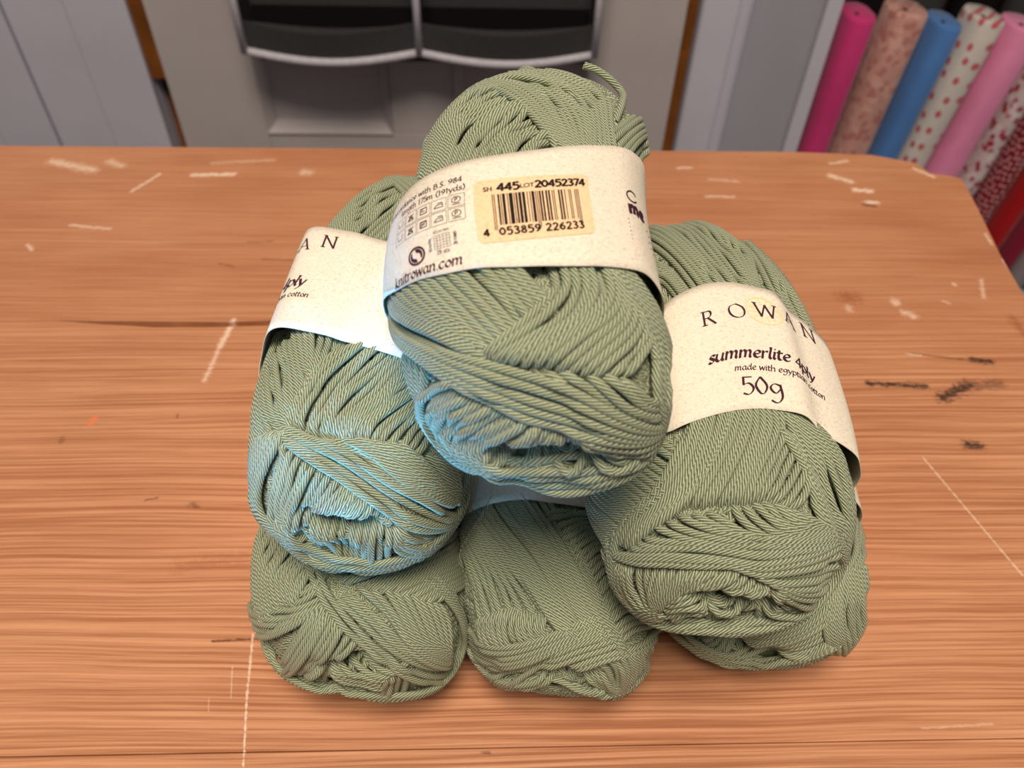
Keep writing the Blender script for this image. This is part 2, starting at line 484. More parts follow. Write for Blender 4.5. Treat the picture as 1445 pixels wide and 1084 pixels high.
# ------------------------------------------------------------------ hanging organiser on the door
org = tag(empty('hanging_organiser', (-0.085, DY - 0.008, -0.25)),
          'dark grey felt pocket organiser with pale piping hung on the white door', 'organiser')
ox = org.location
OX = [-0.318, -0.088, 0.146]
child_box('backing', (OX[0], DY - 0.007, -0.225), (OX[2], DY - 0.001, 0.75), M['dark_felt'], org)
def pocket(x0, x1, zb, zf, depth, sag):
    """open-topped felt pouch: curved front, sagging floor, two gussets"""
    n = 14; V = []; Fc = []
    yb = DY - 0.007
    for i in range(n + 1):
        u = i / n; x = x0 + (x1 - x0) * u; bow = math.sin(math.pi * u)
        yf = yb - depth * (0.80 + 0.20 * bow)
        zb_ = zb - sag * bow
        V += [(x, yb, zb_ + 0.012), (x, yf, zb_), (x, yf - 0.006 * bow, zf - 0.008 * bow),
              (x, yf + 0.003, zf - 0.008 * bow), (x, yf + 0.006, zb_ + 0.004), (x, yb, zb_ + 0.016)]
    for i in range(n):
        for k in range(5):
            a = i * 6 + k; Fc.append((a, a + 6, a + 7, a + 1))
    for e in (0, n * 6):
        top = len(V)
        V += [(V[e][0], yb, zf)]
        Fc.append((e, e + 1, e + 2, top))
    V = [(v[0] - ox[0], v[1] - ox[1], v[2] - ox[2]) for v in V]
    o = mesh_obj('pocket', V, Fc, M['dark_felt'], org)
    # piping along the bottom front edge
    P = []
    for i in range(n + 1):
        u = i / n; x = x0 + (x1 - x0) * u; bow = math.sin(math.pi * u)
        P.append((x - ox[0], yb - depth * (0.80 + 0.20 * bow) - 0.002 - ox[1], zb - sag * bow - ox[2]))
    sweep('edge_piping', P, 0.0052, M['piping'], o)
    P2 = [(p[0], yb - 0.004 - ox[1], p[2] + 0.012) for p in P]
    return o
for zb, zf in ((-0.186, -0.128), (0.03, 0.09), (0.255, 0.315), (0.48, 0.54)):
    for a, b in ((OX[0], OX[1]), (OX[1], OX[2])):
        pocket(a, b, zb, zf - 0.020, 0.075, 0.008)
        child_box('pocket_shade', (a + 0.003, DY - 0.011, zb + 0.004), (b - 0.003, DY - 0.007, zf - 0.022), M['black_felt_and_shade'], org)  # black sheet that paints the pocket's inner shade over the backing
for x in OX:                                                   # upright piping
    sweep('side_piping', [(x - ox[0], DY - 0.072 - ox[1], z - ox[2]) for z in (-0.188, -0.10, 0.1, 0.3, 0.5, 0.72)], 0.0052, M['piping'], org)
    child_box('gusset', (x - 0.0015, DY - 0.072, -0.19), (x + 0.0015, DY - 0.006, 0.74), M['dark_felt'], org)

# ------------------------------------------------------------------ shelf unit with standing fabric rolls
shelf = tag(empty('shelf_unit', (0.4, 0.9, FLOOR)), 'white shelf unit standing right of the door, holding fabric rolls', 'shelf')
so = shelf.location
def loc(V, o): return [(v[0] - o[0], v[1] - o[1], v[2] - o[2]) for v in V]
def slab(name, quad, z0, z1, mat, parent):
    V = [(x, y, z0) for x, y in quad] + [(x, y, z1) for x, y in quad]
    return mesh_obj(name, loc(V, parent.location), [(3, 2, 1, 0), (4, 5, 6, 7), (0, 1, 5, 4), (1, 2, 6, 5), (2, 3, 7, 6), (3, 0, 4, 7)], mat, parent)
slab('side_panel', [(0.3865, 0.902), (0.399, 0.902), (0.392, 1.095), (0.368, 1.095)], FLOOR, 0.9, M['grey_panel'], shelf)
slab('front_edge', [(0.3840, 0.894), (0.4015, 0.894), (0.4015, 0.902), (0.3840, 0.902)], FLOOR, 0.9, M['white_paint'], shelf)
child_box('back_panel', (0.395, 1.075, FLOOR), (1.25, 1.095, 0.9), M['shelf_dark'], shelf)
child_box('shelf_board', (0.395, 0.905, -0.54), (1.25, 1.075, -0.52), M['white_paint'], shelf)
child_box('shelf_board', (0.395, 0.905, 0.16), (1.25, 1.075, 0.18), M['white_paint'], shelf)

def roll(mat, xt, zt, xb, zb, half_w, half_d, y, label, ztop, ybot=None):
    """fabric wound flat round a card: rounded oblong section, a lapped cut edge, card core in the end"""
    ax = Vector((xt - xb, 0, zt - zb)).normalized()
    z0 = -0.518
    x0 = xb + (z0 - zb) * (xt - xb) / (zt - zb)
    p0 = Vector((x0, y, z0)); L = (ztop - z0) / ax.z
    side = Vector((ax.z, 0, -ax.x)); dep = Vector((0, 1, 0))
    sec = []
    for k in range(36):                       # last turn ends in a small step (the cut edge)
        a = 2 * math.pi * k / 36
        r = 1.0 + 0.05 * (k / 35.0)
        cx = math.copysign(abs(math.cos(a)) ** 0.75, math.cos(a)); sy = math.copysign(abs(math.sin(a)) ** 0.75, math.sin(a))
        sec.append((cx * half_w * r, sy * half_d * r))
    rings = [(0.0, 0.96), (0.004, 1.0), (0.25, 1.0), (0.5, 1.012), (0.75, 1.0), (0.99, 1.0), (1.0, 0.93)]
    t = tag(empty('fabric_roll', p0), label, 'fabric roll', 'fabric rolls standing in the shelf unit')
    V = []; Fc = []
    for f, s in rings:
        for (a, b) in sec:
            V.append(ax * (L * f) + side * (a * s) + dep * (b * s))
    n = 36
    for i in range(len(rings) - 1):
        for k in range(n):
            Fc.append((i * n + k, i * n + (k + 1) % n, (i + 1) * n + (k + 1) % n, (i + 1) * n + k))
    Fc.append(tuple(range(n))[::-1])
    last = (len(rings) - 1) * n; inn = len(V)
    for (a, b) in sec:
        V.append(ax * (L - 0.004) + side * (a * 0.12) + dep * (b * 0.12))
    for k in range(n):
        Fc.append((last + k, last + (k + 1) % n, inn + (k + 1) % n, inn + k))
    mesh_obj('wound_cloth', V, Fc, mat, t, smooth=True)
    C = []
    for f in (0.004, L - 0.003):
        for sx, sy in ((-1, -1), (1, -1), (1, 1), (-1, 1)):
            C.append(ax * f + side * (sx * half_w * 0.10) + dep * (sy * half_d * 0.10))
    mesh_obj('card_core', C, [(3, 2, 1, 0), (4, 5, 6, 7), (0, 1, 5, 4), (1, 2, 6, 5), (2, 3, 7, 6), (3, 0, 4, 7)], M['shelf_dark'], t)
    return t
K = 0.95 / 0.85
def rl(l0, r0, l1, r1):
    x = lambda v: v * K
    z = lambda v: (v - CAM_H) * K + CAM_H
    w = (x(r0[0]) - x(l0[0]) + x(r1[0]) - x(l1[0])) / 4
    return (x((l0[0] + r0[0]) / 2), z(l0[1]), x((l1[0] + r1[0]) / 2), z(l1[1]), w)
ROLLS = [
    ('f_magenta', (.381, -.0639), (.4229, -.0633), (.3812, -.2229), (.4154, -.2226), -0.080, 'plain magenta fabric roll beside the white shelf side'),
    ('f_floral', (.4294, -.0604), (.4819, -.0597), (.4273, -.2225), (.4667, -.2221), -0.076, 'dusty pink mottled floral fabric roll between the magenta and blue ones'),
    ('f_blue', (.4876, -.0625), (.5185, -.0649), (.4684, -.2221), (.5054, -.2244), -0.088, 'plain blue fabric roll'),
    ('f_dots', (.5238, -.0620), (.5676, -.0614), (.5081, -.2225), (.547, -.2411), -0.082, 'cream fabric roll with scattered red dots'),
    ('f_pink', (.569, -.0671), (.6086, -.0666), (.5502, -.2488), (.595, -.2543), -0.090, 'plain pale pink fabric roll'),
    ('f_whitered', (.6080, -.1245), (.6395, -.1243), (.5995, -.2562), (.6265, -.276), -0.085, 'white fabric roll with a red floral print'),
    ('f_redwhite', (.6393, -.1675), (.6681, -.1776), (.6284, -.2801), (.6684, -.3219), -0.09, 'dark red fabric roll sprinkled with tiny white flowers'),
    ('f_red', (.6807, -.2477), (.7117, -.2795), (.6724, -.3262), (.7039, -.3596), -0.09, 'plain bright red fabric roll'),
    ('f_crimson', (.720, -.26), (.745, -.29), (.7095, -.34), (.7355, -.37), -0.09, 'plain crimson fabric roll at the right edge beside the bright red one'),
    ('f_grey', (.750, -.27), (.785, -.30), (.742, -.35), (.775, -.38), -0.09, 'pale grey fabric roll at the far right edge'),
    ('f_teal', (.790, -.27), (.825, -.30), (.781, -.35), (.815, -.38), -0.09, 'teal fabric roll just showing at the right edge of the picture'),
]
prev = -1.0
for i, (m, a, b, c, d, zt, lab) in enumerate(ROLLS):
    xt, z_t, xb, z_b, w = rl(a, b, c, d)
    sl = (xt - xb) / (z_t - z_b)                          # lean; neighbours never cross further down
    if prev > -1: sl = min(max(sl, prev - 0.02), prev + 0.025)
    prev = sl; mx = (xt + xb) / 2; dz = (z_t - z_b) / 2
    xt, xb = mx + sl * dz, mx - sl * dz
    roll(M[m], xt, z_t, xb, z_b, w * 0.86, 0.030, 0.955 + 0.004 * (i % 2), lab, zt - 0.016)
# darker rolls in the row behind
for i, lab in enumerate(('black roll standing behind the dusty pink floral roll', 'charcoal roll standing behind the plain blue roll',
                         'black roll standing behind the cream dotted roll', 'charcoal roll standing behind the pale pink roll',
                         'black roll standing behind the white roll with red flowers')):
    x = 0.50 + i * 0.072
    roll(M['dark_felt'] if i % 2 else M['black_felt_and_shade'], x, 0.0, x - 0.01, -0.3, 0.028, 0.02, 1.04, lab, 0.05 + 0.012 * (i % 3))

# ------------------------------------------------------------------ pine table
table = tag(empty('pine_table', (0, 0, FLOOR)), 'worn pine table with paint specks and scratches under the yarn balls', 'table')
TY0, J1, J2, J3, TY1 = -0.02, 0.0842, 0.2862, 0.4352, 0.4512
def edge_x(y): return 0.2405 + 0.140 * y
XL = -0.62
TH = 0.028
def plank(outline):
    o = prism('plank', [(x, y) for x, y in outline], -TH, 0.0, M['wood'], None, 0.0003)
    o.parent = table; o.matrix_parent_inverse = Matrix.Translation((0, 0, -FLOOR))
    return o
plank([(XL, TY0), (edge_x(TY0), TY0), (edge_x(J1), J1 - 0.00012), (XL, J1 - 0.00012)])
plank([(XL, J1 + 0.00012), (edge_x(J1), J1 + 0.00012), (edge_x(0.16), 0.16), (edge_x(J2) + 0.001, J2 - 0.0001),
       (-0.07, J2 - 0.0001), (-0.085, J2 - 0.0012), (-0.10, J2 - 0.0034), (-0.13, J2 - 0.0048), (-0.16, J2 - 0.0050), (-0.185, J2 - 0.0030), (-0.21, J2 - 0.0001), (XL, J2 - 0.0001)])
plank([(XL, J2 + 0.0001), (-0.21, J2 + 0.0001), (-0.19, J2 - 0.0004), (-0.16, J2 - 0.0008), (-0.125, J2 - 0.0012), (-0.09, J2 + 0.0010), (-0.06, J2 + 0.0001),
       (edge_x(J2) + 0.001, J2 + 0.0001), (edge_x(0.34) - 0.001, 0.34), (edge_x(0.39) + 0.0006, 0.39), (edge_x(0.425), 0.4207), (edge_x(0.43) - 0.008, 0.4245), (0.2815, 0.4265), (0.2795, J3 - 0.0003), (XL, J3 - 0.0001)])
plank([(XL, J3 + 0.0001), (0.2795, J3 + 0.0001), (0.276, 0.4400), (0.252, 0.4490), (0.20, TY1 + 0.0005), (XL, TY1)])
box('crack_floor', (-0.215, J2 - 0.012, -FLOOR - 0.012), (-0.05, J2 + 0.006, -FLOOR - 0.0030), M['bare_wood'], table)
for lx, ly in ((-0.56, 0.03), (0.20, 0.03), (-0.56, 0.40), (0.22, 0.40)):
    bm = bmesh.new()
    add_box(bm, (lx - 0.022, ly - 0.022, 0.0), (lx + 0.022, ly + 0.022, -FLOOR - TH), 0.004)
    bm_obj('leg', bm, M['wood'], table)
for lo, hi in (((-0.54, 0.018, -FLOOR - TH - 0.09), (0.18, 0.038, -FLOOR - TH)), ((-0.54, 0.392, -FLOOR - TH - 0.09), (0.20, 0.412, -FLOOR - TH))):
    box('apron', lo, hi, M['wood'], table, 0.002)

# ------------------------------------------------------------------ yarn balls
SHAPE = {
    'T': (0.00963, 0.15917, 0.13519, -0.07082, 0.03663, 0.03065, 0.02978, 0.06371, 3.22511, 2.28258, -0.01853, 0.00947, -0.00069),
    'ML': (-0.0313, 0.17748, 0.0823, -0.09427, 0.05583, 0.03284, 0.03132, 0.06946, 2.98276, 2.20816, 0.03478, -0.00046, 0.00238),
    'MR': (0.06699, 0.15573, 0.08272, -0.06839, 0.05036, 0.03467, 0.03086, 0.06869, 2.8623, 2.10278, 0.0718, -0.00344, 0.00089),
    'BL': (-0.04137, 0.15168, 0.02852, -0.03188, 0.0244, 0.03288, 0.02902, 0.05881, 3.05799, 2.32414, 0.1185, 0.00795, -0.00102),
    'BM': (0.02507, 0.1544, 0.02881, -0.09767, 0.00414, 0.03344, 0.0293, 0.06302, 2.93427, 2.48683, 0.06301, 0.00398, -0.00035),
    'BR': (0.09235, 0.16226, 0.02902, -0.13174, 0.03093, 0.03638, 0.0295, 0.06292, 2.87371, 2.26817, 0.04952, 0.00263, 0.00014),
}
GUIDES = {   # strand runs on each ball, in tenths of a millimetre in the frame of that ball
 'T': [
  (0,10,5,[[-285,-249,30,-174,-458,163,-73,-542,192],[-187,-363,204,-117,-463,217,-55,-532,210],[-83,-389,261,-31,-455,256,5,-500,245],[-6,-390,277,30,-436,268,61,-468,259]]),
  (1,10,3,[[64,-385,279,70,-433,269,41,-475,257,-57,-543,200,-68,-547,190],[114,-373,274,125,-428,263,96,-495,249,19,-543,224,-32,-558,199],[146,-362,267,159,-418,255,137,-478,248,64,-537,231,11,-571,201],[170,-356,259,185,-408,246,176,-459,240,116,-524,234,57,-572,206],[188,-378,248,203,-419,234,200,-467,226,157,-528,223,100,-579,200],[210,-405,232,230,-444,211,216,-496,208,173,-552,204,141,-582,191],[235,-445,207,249,-473,187,229,-526,186,201,-568,179]]),
  (1,3,6,[[59,-581,198,97,-597,181,166,-613,143,271,-579,69],[86,-580,199,130,-595,181,184,-605,147,266,-580,82],[128,-571,203,162,-588,179,209,-599,138,268,-575,87],[161,-571,195,202,-583,165,234,-586,132,267,-570,101],[196,-569,181,227,-575,152,250,-574,126,268,-562,109]]),
  (2,12,12,[[222,-345,229,262,-365,188,289,-399,144,310,-417,80,303,-523,12],[178,-363,254,198,-385,242,235,-440,208,260,-494,168,268,-559,113,281,-568,56]]),
  (3,8,10,[[-248,-383,-34,-223,-430,-72,-188,-482,-94,-139,-533,-119,-63,-607,-76],[-186,-493,89,-190,-502,15,-186,-485,-97,-147,-525,-116,-79,-600,-69]]),
  (3,3,6,[[-106,-566,127,-159,-539,53,-180,-515,-28,-170,-503,-105,-125,-543,-125,-86,-581,-114],[-67,-590,130,-126,-570,66,-146,-556,-2,-141,-554,-65,-100,-584,-81,-63,-609,-63],[-35,-607,128,-96,-594,60,-129,-572,-16,-112,-582,-50,-84,-600,-57,-60,-613,-45],[0,-619,121,-67,-612,48,-103,-591,-29,-89,-598,-52,-63,-612,-44],[32,-627,112,-26,-626,54,-60,-616,-4,-60,-615,-30,-55,-616,-36],[42,-632,90,-9,-630,38,-43,-622,-11,-50,-619,-28],[57,-630,108,30,-633,71,0,-632,42,-15,-630,30],[94,-633,92,72,-636,62,44,-636,40,25,-635,33],[126,-634,80,128,-636,59,110,-637,34,94,-637,29]]),
  (4,3,12,[[113,-632,99,167,-631,80,275,-583,26],[126,-634,87,160,-635,52,202,-629,31,268,-591,-1],[140,-635,63,165,-635,7,198,-630,-18,251,-605,-31]]),
  (4,4,8,[[-58,-616,-33,-8,-629,-52,39,-634,-57,79,-636,-51,142,-636,-42,188,-632,-26],[-60,-613,-50,-8,-626,-74,39,-632,-78,80,-633,-77,143,-634,-62,219,-623,-26]]),
  (4,2,4,[[78,-637,-2,120,-637,2,146,-636,44],[83,-637,-37,123,-637,-33,155,-636,3]]),
  (5,25,12,[[-274,-297,37,-182,-466,142,-112,-527,174,-43,-561,190,95,-599,179,186,-612,133,291,-554,31],[-251,-371,56,-194,-470,111,-158,-513,127,-101,-565,137,-35,-605,132,32,-626,114,113,-632,99,192,-628,73,274,-583,31]]),
  (6,10,25,[[-60,-612,-55,-8,-622,-92,43,-625,-109,55,-626,-109,133,-630,-91,207,-625,-51,277,-569,-61,286,-565,29,282,-562,68,263,-546,135,261,-483,171,235,-445,207],[-53,-613,-65,-8,-617,-107,44,-619,-128,56,-619,-128,134,-627,-106,214,-620,-67,280,-566,-55,299,-536,-14,293,-546,50,269,-540,129,268,-476,164,239,-439,204]]),
  (7,0,10,[[-83,-559,165,-116,-555,132,-158,-533,83,-187,-506,12,-188,-495,-66,-170,-503,-105]]),
  (8,10,5,[[-246,45,197,-236,277,177,-180,386,202,-116,355,255],[-175,-20,258,-158,123,265,-95,195,284,-38,234,291],[-99,-38,288,-80,47,291,-34,124,296,-2,171,296],[-51,-34,296,-30,42,297,31,89,297,57,99,295],[-3,-25,298,20,22,297,52,51,295]]),
  (9,10,20,[[200,182,246,238,278,216,273,388,175],[223,89,225,262,227,188,309,414,104],[251,90,194,296,265,133,314,380,89]]),
  (10,15,10,[[-140,363,241,-85,293,277,-10,176,296,67,14,294],[-35,309,285,39,239,293,84,115,291,100,35,288],[21,354,282,75,260,289,125,156,281,129,61,279],[52,350,282,124,284,278,147,172,273,148,74,272],[103,436,262,185,338,252,191,193,251,196,87,246]]),
  (11,25,15,[[-206,348,191,-141,380,235,-74,405,258,-2,372,278],[-175,311,231,-122,353,253,-61,372,270,1,347,283]]),
  (12,15,5,[[-48,489,235,6,400,273,17,380,278,75,260,289,122,176,282,132,82,278]]),
 ],
 'ML': [
  (0,20,8,[[-280,-282,166,-284,-366,140,-295,-436,81],[-251,-302,201,-233,-389,203,-201,-453,212,-175,-491,216]]),
  (1,8,5,[[-252,-287,203,-217,-391,217,-183,-457,223,-146,-490,232],[-213,-225,244,-160,-356,259,-137,-442,251,-136,-478,241],[-175,-207,269,-133,-321,276,-112,-359,277,-115,-402,268],[-92,-238,296,-86,-310,290,-98,-351,282,-105,-390,273]]),
  (2,8,3,[[-58,-282,298,-102,-347,282,-130,-419,260,-136,-492,236],[-9,-269,302,-67,-353,287,-100,-441,263,-111,-495,244],[33,-277,300,-15,-356,291,-51,-443,272,-69,-498,253,-65,-519,246],[76,-289,294,20,-375,288,-24,-455,271,-34,-519,249],[124,-298,281,83,-389,278,24,-470,266,6,-525,248],[142,-340,269,104,-388,274,92,-427,268,26,-503,255,27,-529,245],[158,-369,257,118,-421,262,75,-475,258,59,-525,243],[185,-388,239,144,-438,248,107,-492,245,94,-524,236],[194,-413,227,170,-459,228,156,-491,224,140,-525,218],[215,-442,201,197,-488,199,177,-520,199]]),
  (2,3,6,[[-61,-521,245,-2,-534,244,63,-552,231,114,-583,197,204,-589,119,260,-555,28],[27,-509,253,86,-534,234,143,-567,193,209,-573,130,265,-543,30],[92,-513,241,141,-533,214,189,-552,170,231,-561,108,268,-538,28],[129,-501,234,171,-522,202,212,-537,157,242,-547,101,273,-530,10],[173,-515,204,214,-533,157,242,-541,109,273,-528,19],[208,-498,184,234,-517,142,259,-532,78,273,-526,28],[255,-484,131,272,-496,85,276,-521,21]]),
  (3,10,8,[[-237,-502,155,-278,-520,45,-255,-579,4,-167,-665,20],[-167,-534,202,-204,-584,134,-209,-625,59,-156,-669,29]]),
  (4,3,6,[[-142,-517,223,-155,-587,176,-180,-632,101,-173,-656,52,-145,-671,48],[-105,-551,222,-124,-614,171,-145,-650,109,-128,-670,77],[-61,-578,217,-85,-628,172,-118,-666,99,-125,-672,74],[-20,-598,209,-48,-642,167,-78,-668,119,-89,-678,88],[23,-617,193,-16,-650,159,-45,-667,130,-60,-672,116],[53,-626,181,25,-653,155,12,-662,142,-10,-669,131],[58,-630,176,28,-648,161,10,-657,150],[94,-639,155,65,-664,128,46,-672,119],[124,-649,122,103,-666,105,79,-675,98],[141,-654,96,129,-664,86,105,-672,87]]),
  (5,3,9,[[-71,-682,84,-63,-691,38,-39,-694,3],[-12,-682,99,-18,-692,46,-14,-695,-22],[41,-681,97,30,-692,45,20,-695,-32],[87,-677,85,80,-688,33,72,-692,-36],[126,-669,75,123,-680,24,117,-684,-37]]),
  (5,3,15,[[142,-644,116,193,-630,69,253,-573,-26],[147,-652,93,186,-646,31,233,-599,-66],[147,-658,79,159,-664,27,210,-627,-59],[144,-662,72,142,-674,4,175,-657,-50]]),
  (6,6,12,[[-161,-481,228,-118,-503,239,19,-553,235,124,-596,183,204,-595,111,269,-541,-39],[-133,-525,224,-66,-569,222,8,-604,204,73,-630,172,118,-643,135,147,-650,97,204,-631,33,242,-591,-23]]),
  (7,4,10,[[-131,-674,61,-96,-690,-6,-38,-694,-34,38,-694,-38,73,-691,-50,154,-669,-44],[-147,-673,36,-104,-688,-48,-47,-692,-86,28,-691,-100,68,-689,-91,151,-668,-76]]),
  (8,8,25,[[-136,-677,32,-87,-691,-56,-35,-693,-83,32,-693,-80,69,-690,-82,152,-669,-67,199,-639,-53,265,-546,-58,285,-500,-25,306,-423,6],[-149,-675,4,-91,-689,-76,-41,-688,-117,24,-687,-125,20,-683,-139,98,-680,-111,163,-654,-107,211,-621,-83,266,-514,-117,289,-481,-61,310,-402,-31]]),
  (9,10,20,[[-216,273,244,-162,431,258,-67,577,243],[-130,178,295,-77,303,304,4,431,294],[-9,147,315,35,253,312,68,365,299],[84,136,308,128,255,293,146,360,277]]),
  (10,15,15,[[-99,590,226,1,445,291,87,324,300],[-59,603,229,31,505,275,116,390,284]]),
 ],
 'MR': [
  (0,10,5,[[-201,-350,251,-171,-384,261,-146,-414,266],[-292,-401,161,-255,-458,188,-217,-503,203],[-341,-374,60,-305,-462,118,-272,-513,143],[-346,-365,-44,-331,-463,29,-309,-516,63],[-340,-425,0,-319,-506,32,-295,-562,36]]),
  (1,8,3,[[-128,-292,287,-168,-385,262,-217,-468,217,-276,-503,144,-298,-541,67],[-93,-278,297,-126,-399,275,-187,-498,225,-247,-533,162,-270,-567,102],[-37,-266,305,-78,-378,289,-139,-485,250,-199,-524,207,-240,-551,158],[-25,-261,306,-63,-360,294,-117,-454,266,-164,-519,228],[24,-250,306,11,-343,299,-39,-450,279,-84,-522,251],[64,-240,303,67,-326,295,9,-439,282,-30,-519,257],[88,-240,299,106,-328,286,56,-430,279,3,-512,260],[101,-301,291,119,-392,272,87,-461,264,39,-511,256],[118,-360,278,134,-432,256,118,-480,247,85,-518,243]]),
  (1,3,8,[[-285,-559,78,-159,-603,180,-44,-618,197,12,-623,190,105,-596,186,186,-561,160],[-246,-557,146,-153,-590,193,-59,-608,205,-7,-614,201,85,-595,197,190,-555,160],[-225,-541,179,-153,-585,197,-59,-602,210,-8,-601,212,85,-589,201,190,-551,164],[-173,-536,216,-107,-572,222,-53,-585,222,-15,-587,222,46,-584,217,189,-542,171],[-114,-534,240,-70,-562,235,-36,-579,227,28,-588,218,179,-547,177],[-47,-517,257,-43,-543,247,-8,-572,231,35,-586,218,96,-573,209,170,-550,182],[-6,-513,260,14,-533,250,39,-556,236,80,-568,218,165,-546,189],[45,-508,257,66,-537,240,96,-553,222,169,-538,191],[98,-526,236,130,-533,219,174,-534,190]]),
  (2,10,15,[[174,-285,265,240,-315,217,281,-358,159,285,-414,129],[120,-247,290,166,-324,264,199,-390,232,225,-441,195,241,-473,162],[91,-239,298,114,-340,282,134,-432,256,154,-514,215,189,-537,175]]),
  (3,3,6,[[-292,-563,46,-280,-584,-60,-239,-607,-117,-186,-662,-69],[-267,-589,74,-257,-619,14,-231,-643,-19,-191,-665,-18],[-236,-607,105,-234,-631,57,-219,-649,22,-197,-663,-6],[-198,-622,130,-206,-642,83,-212,-653,23,-201,-661,-2],[-156,-631,151,-172,-648,113,-198,-657,49,-197,-663,-6],[-103,-639,165,-140,-651,131,-155,-663,91,-179,-662,63],[-49,-642,170,-87,-653,149,-112,-660,128,-137,-661,112],[-32,-640,174,-57,-656,150,-82,-661,135],[9,-649,159,-15,-666,129,-45,-669,123],[40,-652,146,30,-665,124,6,-671,114]]),
  (4,3,10,[[-39,-638,176,35,-649,153,104,-635,141,186,-602,109],[47,-651,145,112,-651,104,181,-626,61],[50,-659,129,98,-667,70,188,-629,-34],[45,-670,104,63,-680,29,123,-667,-3]]),
  (4,3,3,[[-186,-664,40,-146,-669,80,-97,-678,81],[-190,-665,0,-141,-677,48,-88,-683,52],[-170,-672,-35,-125,-682,3,-77,-686,17]]),
  (4,3,3,[[-91,-677,87,-48,-680,84,-7,-678,92],[-83,-684,46,-36,-686,31,7,-683,62],[-59,-687,3,-9,-687,-8,36,-684,33]]),
  (5,8,12,[[-299,-548,48,-222,-596,138,-125,-620,179,-43,-628,187,-5,-631,183,79,-614,181,186,-561,160],[-281,-571,70,-189,-618,144,-91,-633,176,-54,-633,181,-3,-643,168,78,-631,162,175,-591,139]]),
  (6,15,15,[[-297,-559,29,-258,-590,-110,-218,-623,-123,-137,-679,-51,-50,-687,-41,6,-686,-50,42,-684,-31,114,-669,-15,172,-640,-38,216,-605,-22,248,-566,16,244,-547,87,189,-542,171,128,-428,260],[-261,-587,-107,-217,-624,-123,-134,-678,-67,-46,-686,-56,10,-684,-66,46,-683,-47,130,-663,-37,183,-631,-53,219,-603,-19,251,-562,20,262,-532,61,200,-538,164,139,-425,256]]),
  (7,10,10,[[-243,253,215,-166,251,265,-117,134,290],[-210,377,223,-125,235,282,-88,128,297]]),
  (8,15,15,[[-174,481,219,-116,321,276,-71,173,298],[-121,538,221,-62,346,283,-6,202,302],[-12,565,223,36,379,279,76,227,293],[60,502,241,112,372,264,112,274,279]]),
  (9,15,15,[[149,402,241,167,228,263,195,99,257],[213,393,199,270,280,169,287,202,161]]),
 ],
 'BL': [
  (0,15,5,[[307,-141,157,186,-301,273,18,-389,287],[338,-203,94,243,-360,240,160,-416,267],[343,-296,101,296,-385,190,277,-411,205]]),
  (1,15,8,[[-294,-138,164,-278,-282,168,-250,-405,139],[-214,-218,245,-238,-321,207,-209,-422,187],[-143,-267,277,-191,-364,234,-178,-406,225],[-89,-315,288,-141,-377,258,-136,-407,250],[-42,-335,293,-84,-380,277,-97,-408,265]]),
  (1,3,22,[[-41,-346,292,-55,-397,279,-180,-397,229,-242,-390,167],[-22,-399,283,-98,-441,252,-177,-420,219,-241,-415,147],[-22,-447,267,-112,-473,226,-224,-439,150],[-26,-456,262,-141,-495,189,-261,-432,35]]),
  (2,3,10,[[-26,-456,262,-93,-511,203,-199,-506,-42],[-4,-474,256,-49,-534,196,-136,-552,41],[29,-500,243,-1,-544,197,-84,-569,74],[72,-531,218,35,-558,181,-41,-575,103]]),
  (3,3,8,[[3,-438,273,75,-491,249,177,-552,173,289,-541,46],[33,-424,278,120,-481,251,203,-536,185,300,-531,48],[62,-403,284,150,-469,252,212,-527,189,300,-527,66],[134,-404,276,185,-469,241,232,-523,181,301,-522,81],[205,-402,254,240,-462,217,272,-511,156,306,-514,87],[277,-411,205,304,-446,161,311,-491,113,310,-510,79]]),
  (4,3,6,[[39,-564,170,68,-577,138,176,-572,130],[-12,-576,120,43,-584,102,127,-584,93],[-22,-580,90,36,-588,43,121,-588,33]]),
  (4,3,9,[[118,-582,113,101,-588,47,91,-587,-41],[165,-577,117,154,-586,45,135,-586,-41],[199,-576,90,195,-582,35,178,-582,-50]]),
  (5,20,15,[[-61,-350,288,-12,-438,272,71,-512,235,167,-565,153,249,-566,52,311,-503,-74],[-90,-342,284,-27,-447,266,56,-524,225,137,-565,163,214,-575,74,299,-517,-83]]),
  (6,15,25,[[-204,-502,-38,-128,-555,-34,-2,-585,-36,161,-584,-54,278,-533,-93,324,-485,-65,344,-431,-44,348,-401,67],[-158,-540,-2,-83,-573,-15,29,-587,-14,164,-585,-21,275,-550,-44,320,-490,-69,342,-441,-49,338,-417,101]]),
 ],
 'BM': [
  (0,10,10,[[-283,-315,167,-243,-434,169,-215,-513,134],[-276,-251,193,-199,-403,226,-149,-523,193],[-267,-203,209,-112,-427,257,-23,-529,227],[-190,-199,264,-50,-396,275,41,-541,221],[-101,-201,290,14,-373,282,89,-489,247,144,-545,205],[-33,-191,296,52,-342,286,127,-484,243,185,-560,174]]),
  (1,6,20,[[-25,-222,296,42,-209,296,111,-214,289],[17,-280,293,70,-252,293,125,-251,286],[72,-367,281,111,-327,282,152,-326,274],[120,-456,255,152,-419,258,186,-418,247],[155,-517,220,194,-481,222,250,-472,186],[177,-553,185,230,-512,181,296,-459,126]]),
  (2,3,5,[[-203,-500,166,-221,-518,113,-205,-551,69],[-164,-500,201,-187,-528,155,-164,-566,124],[-119,-501,223,-142,-534,188,-132,-570,153],[-80,-514,228,-90,-549,200,-75,-572,182],[-30,-519,233,-40,-550,211,-26,-568,196]]),
  (3,4,10,[[51,-619,118,108,-627,56,168,-619,-17],[85,-600,157,135,-617,100,178,-616,11],[135,-587,166,180,-603,106,197,-609,13],[199,-565,158,222,-589,81,215,-599,-23],[271,-520,119,285,-528,-40,242,-573,-74]]),
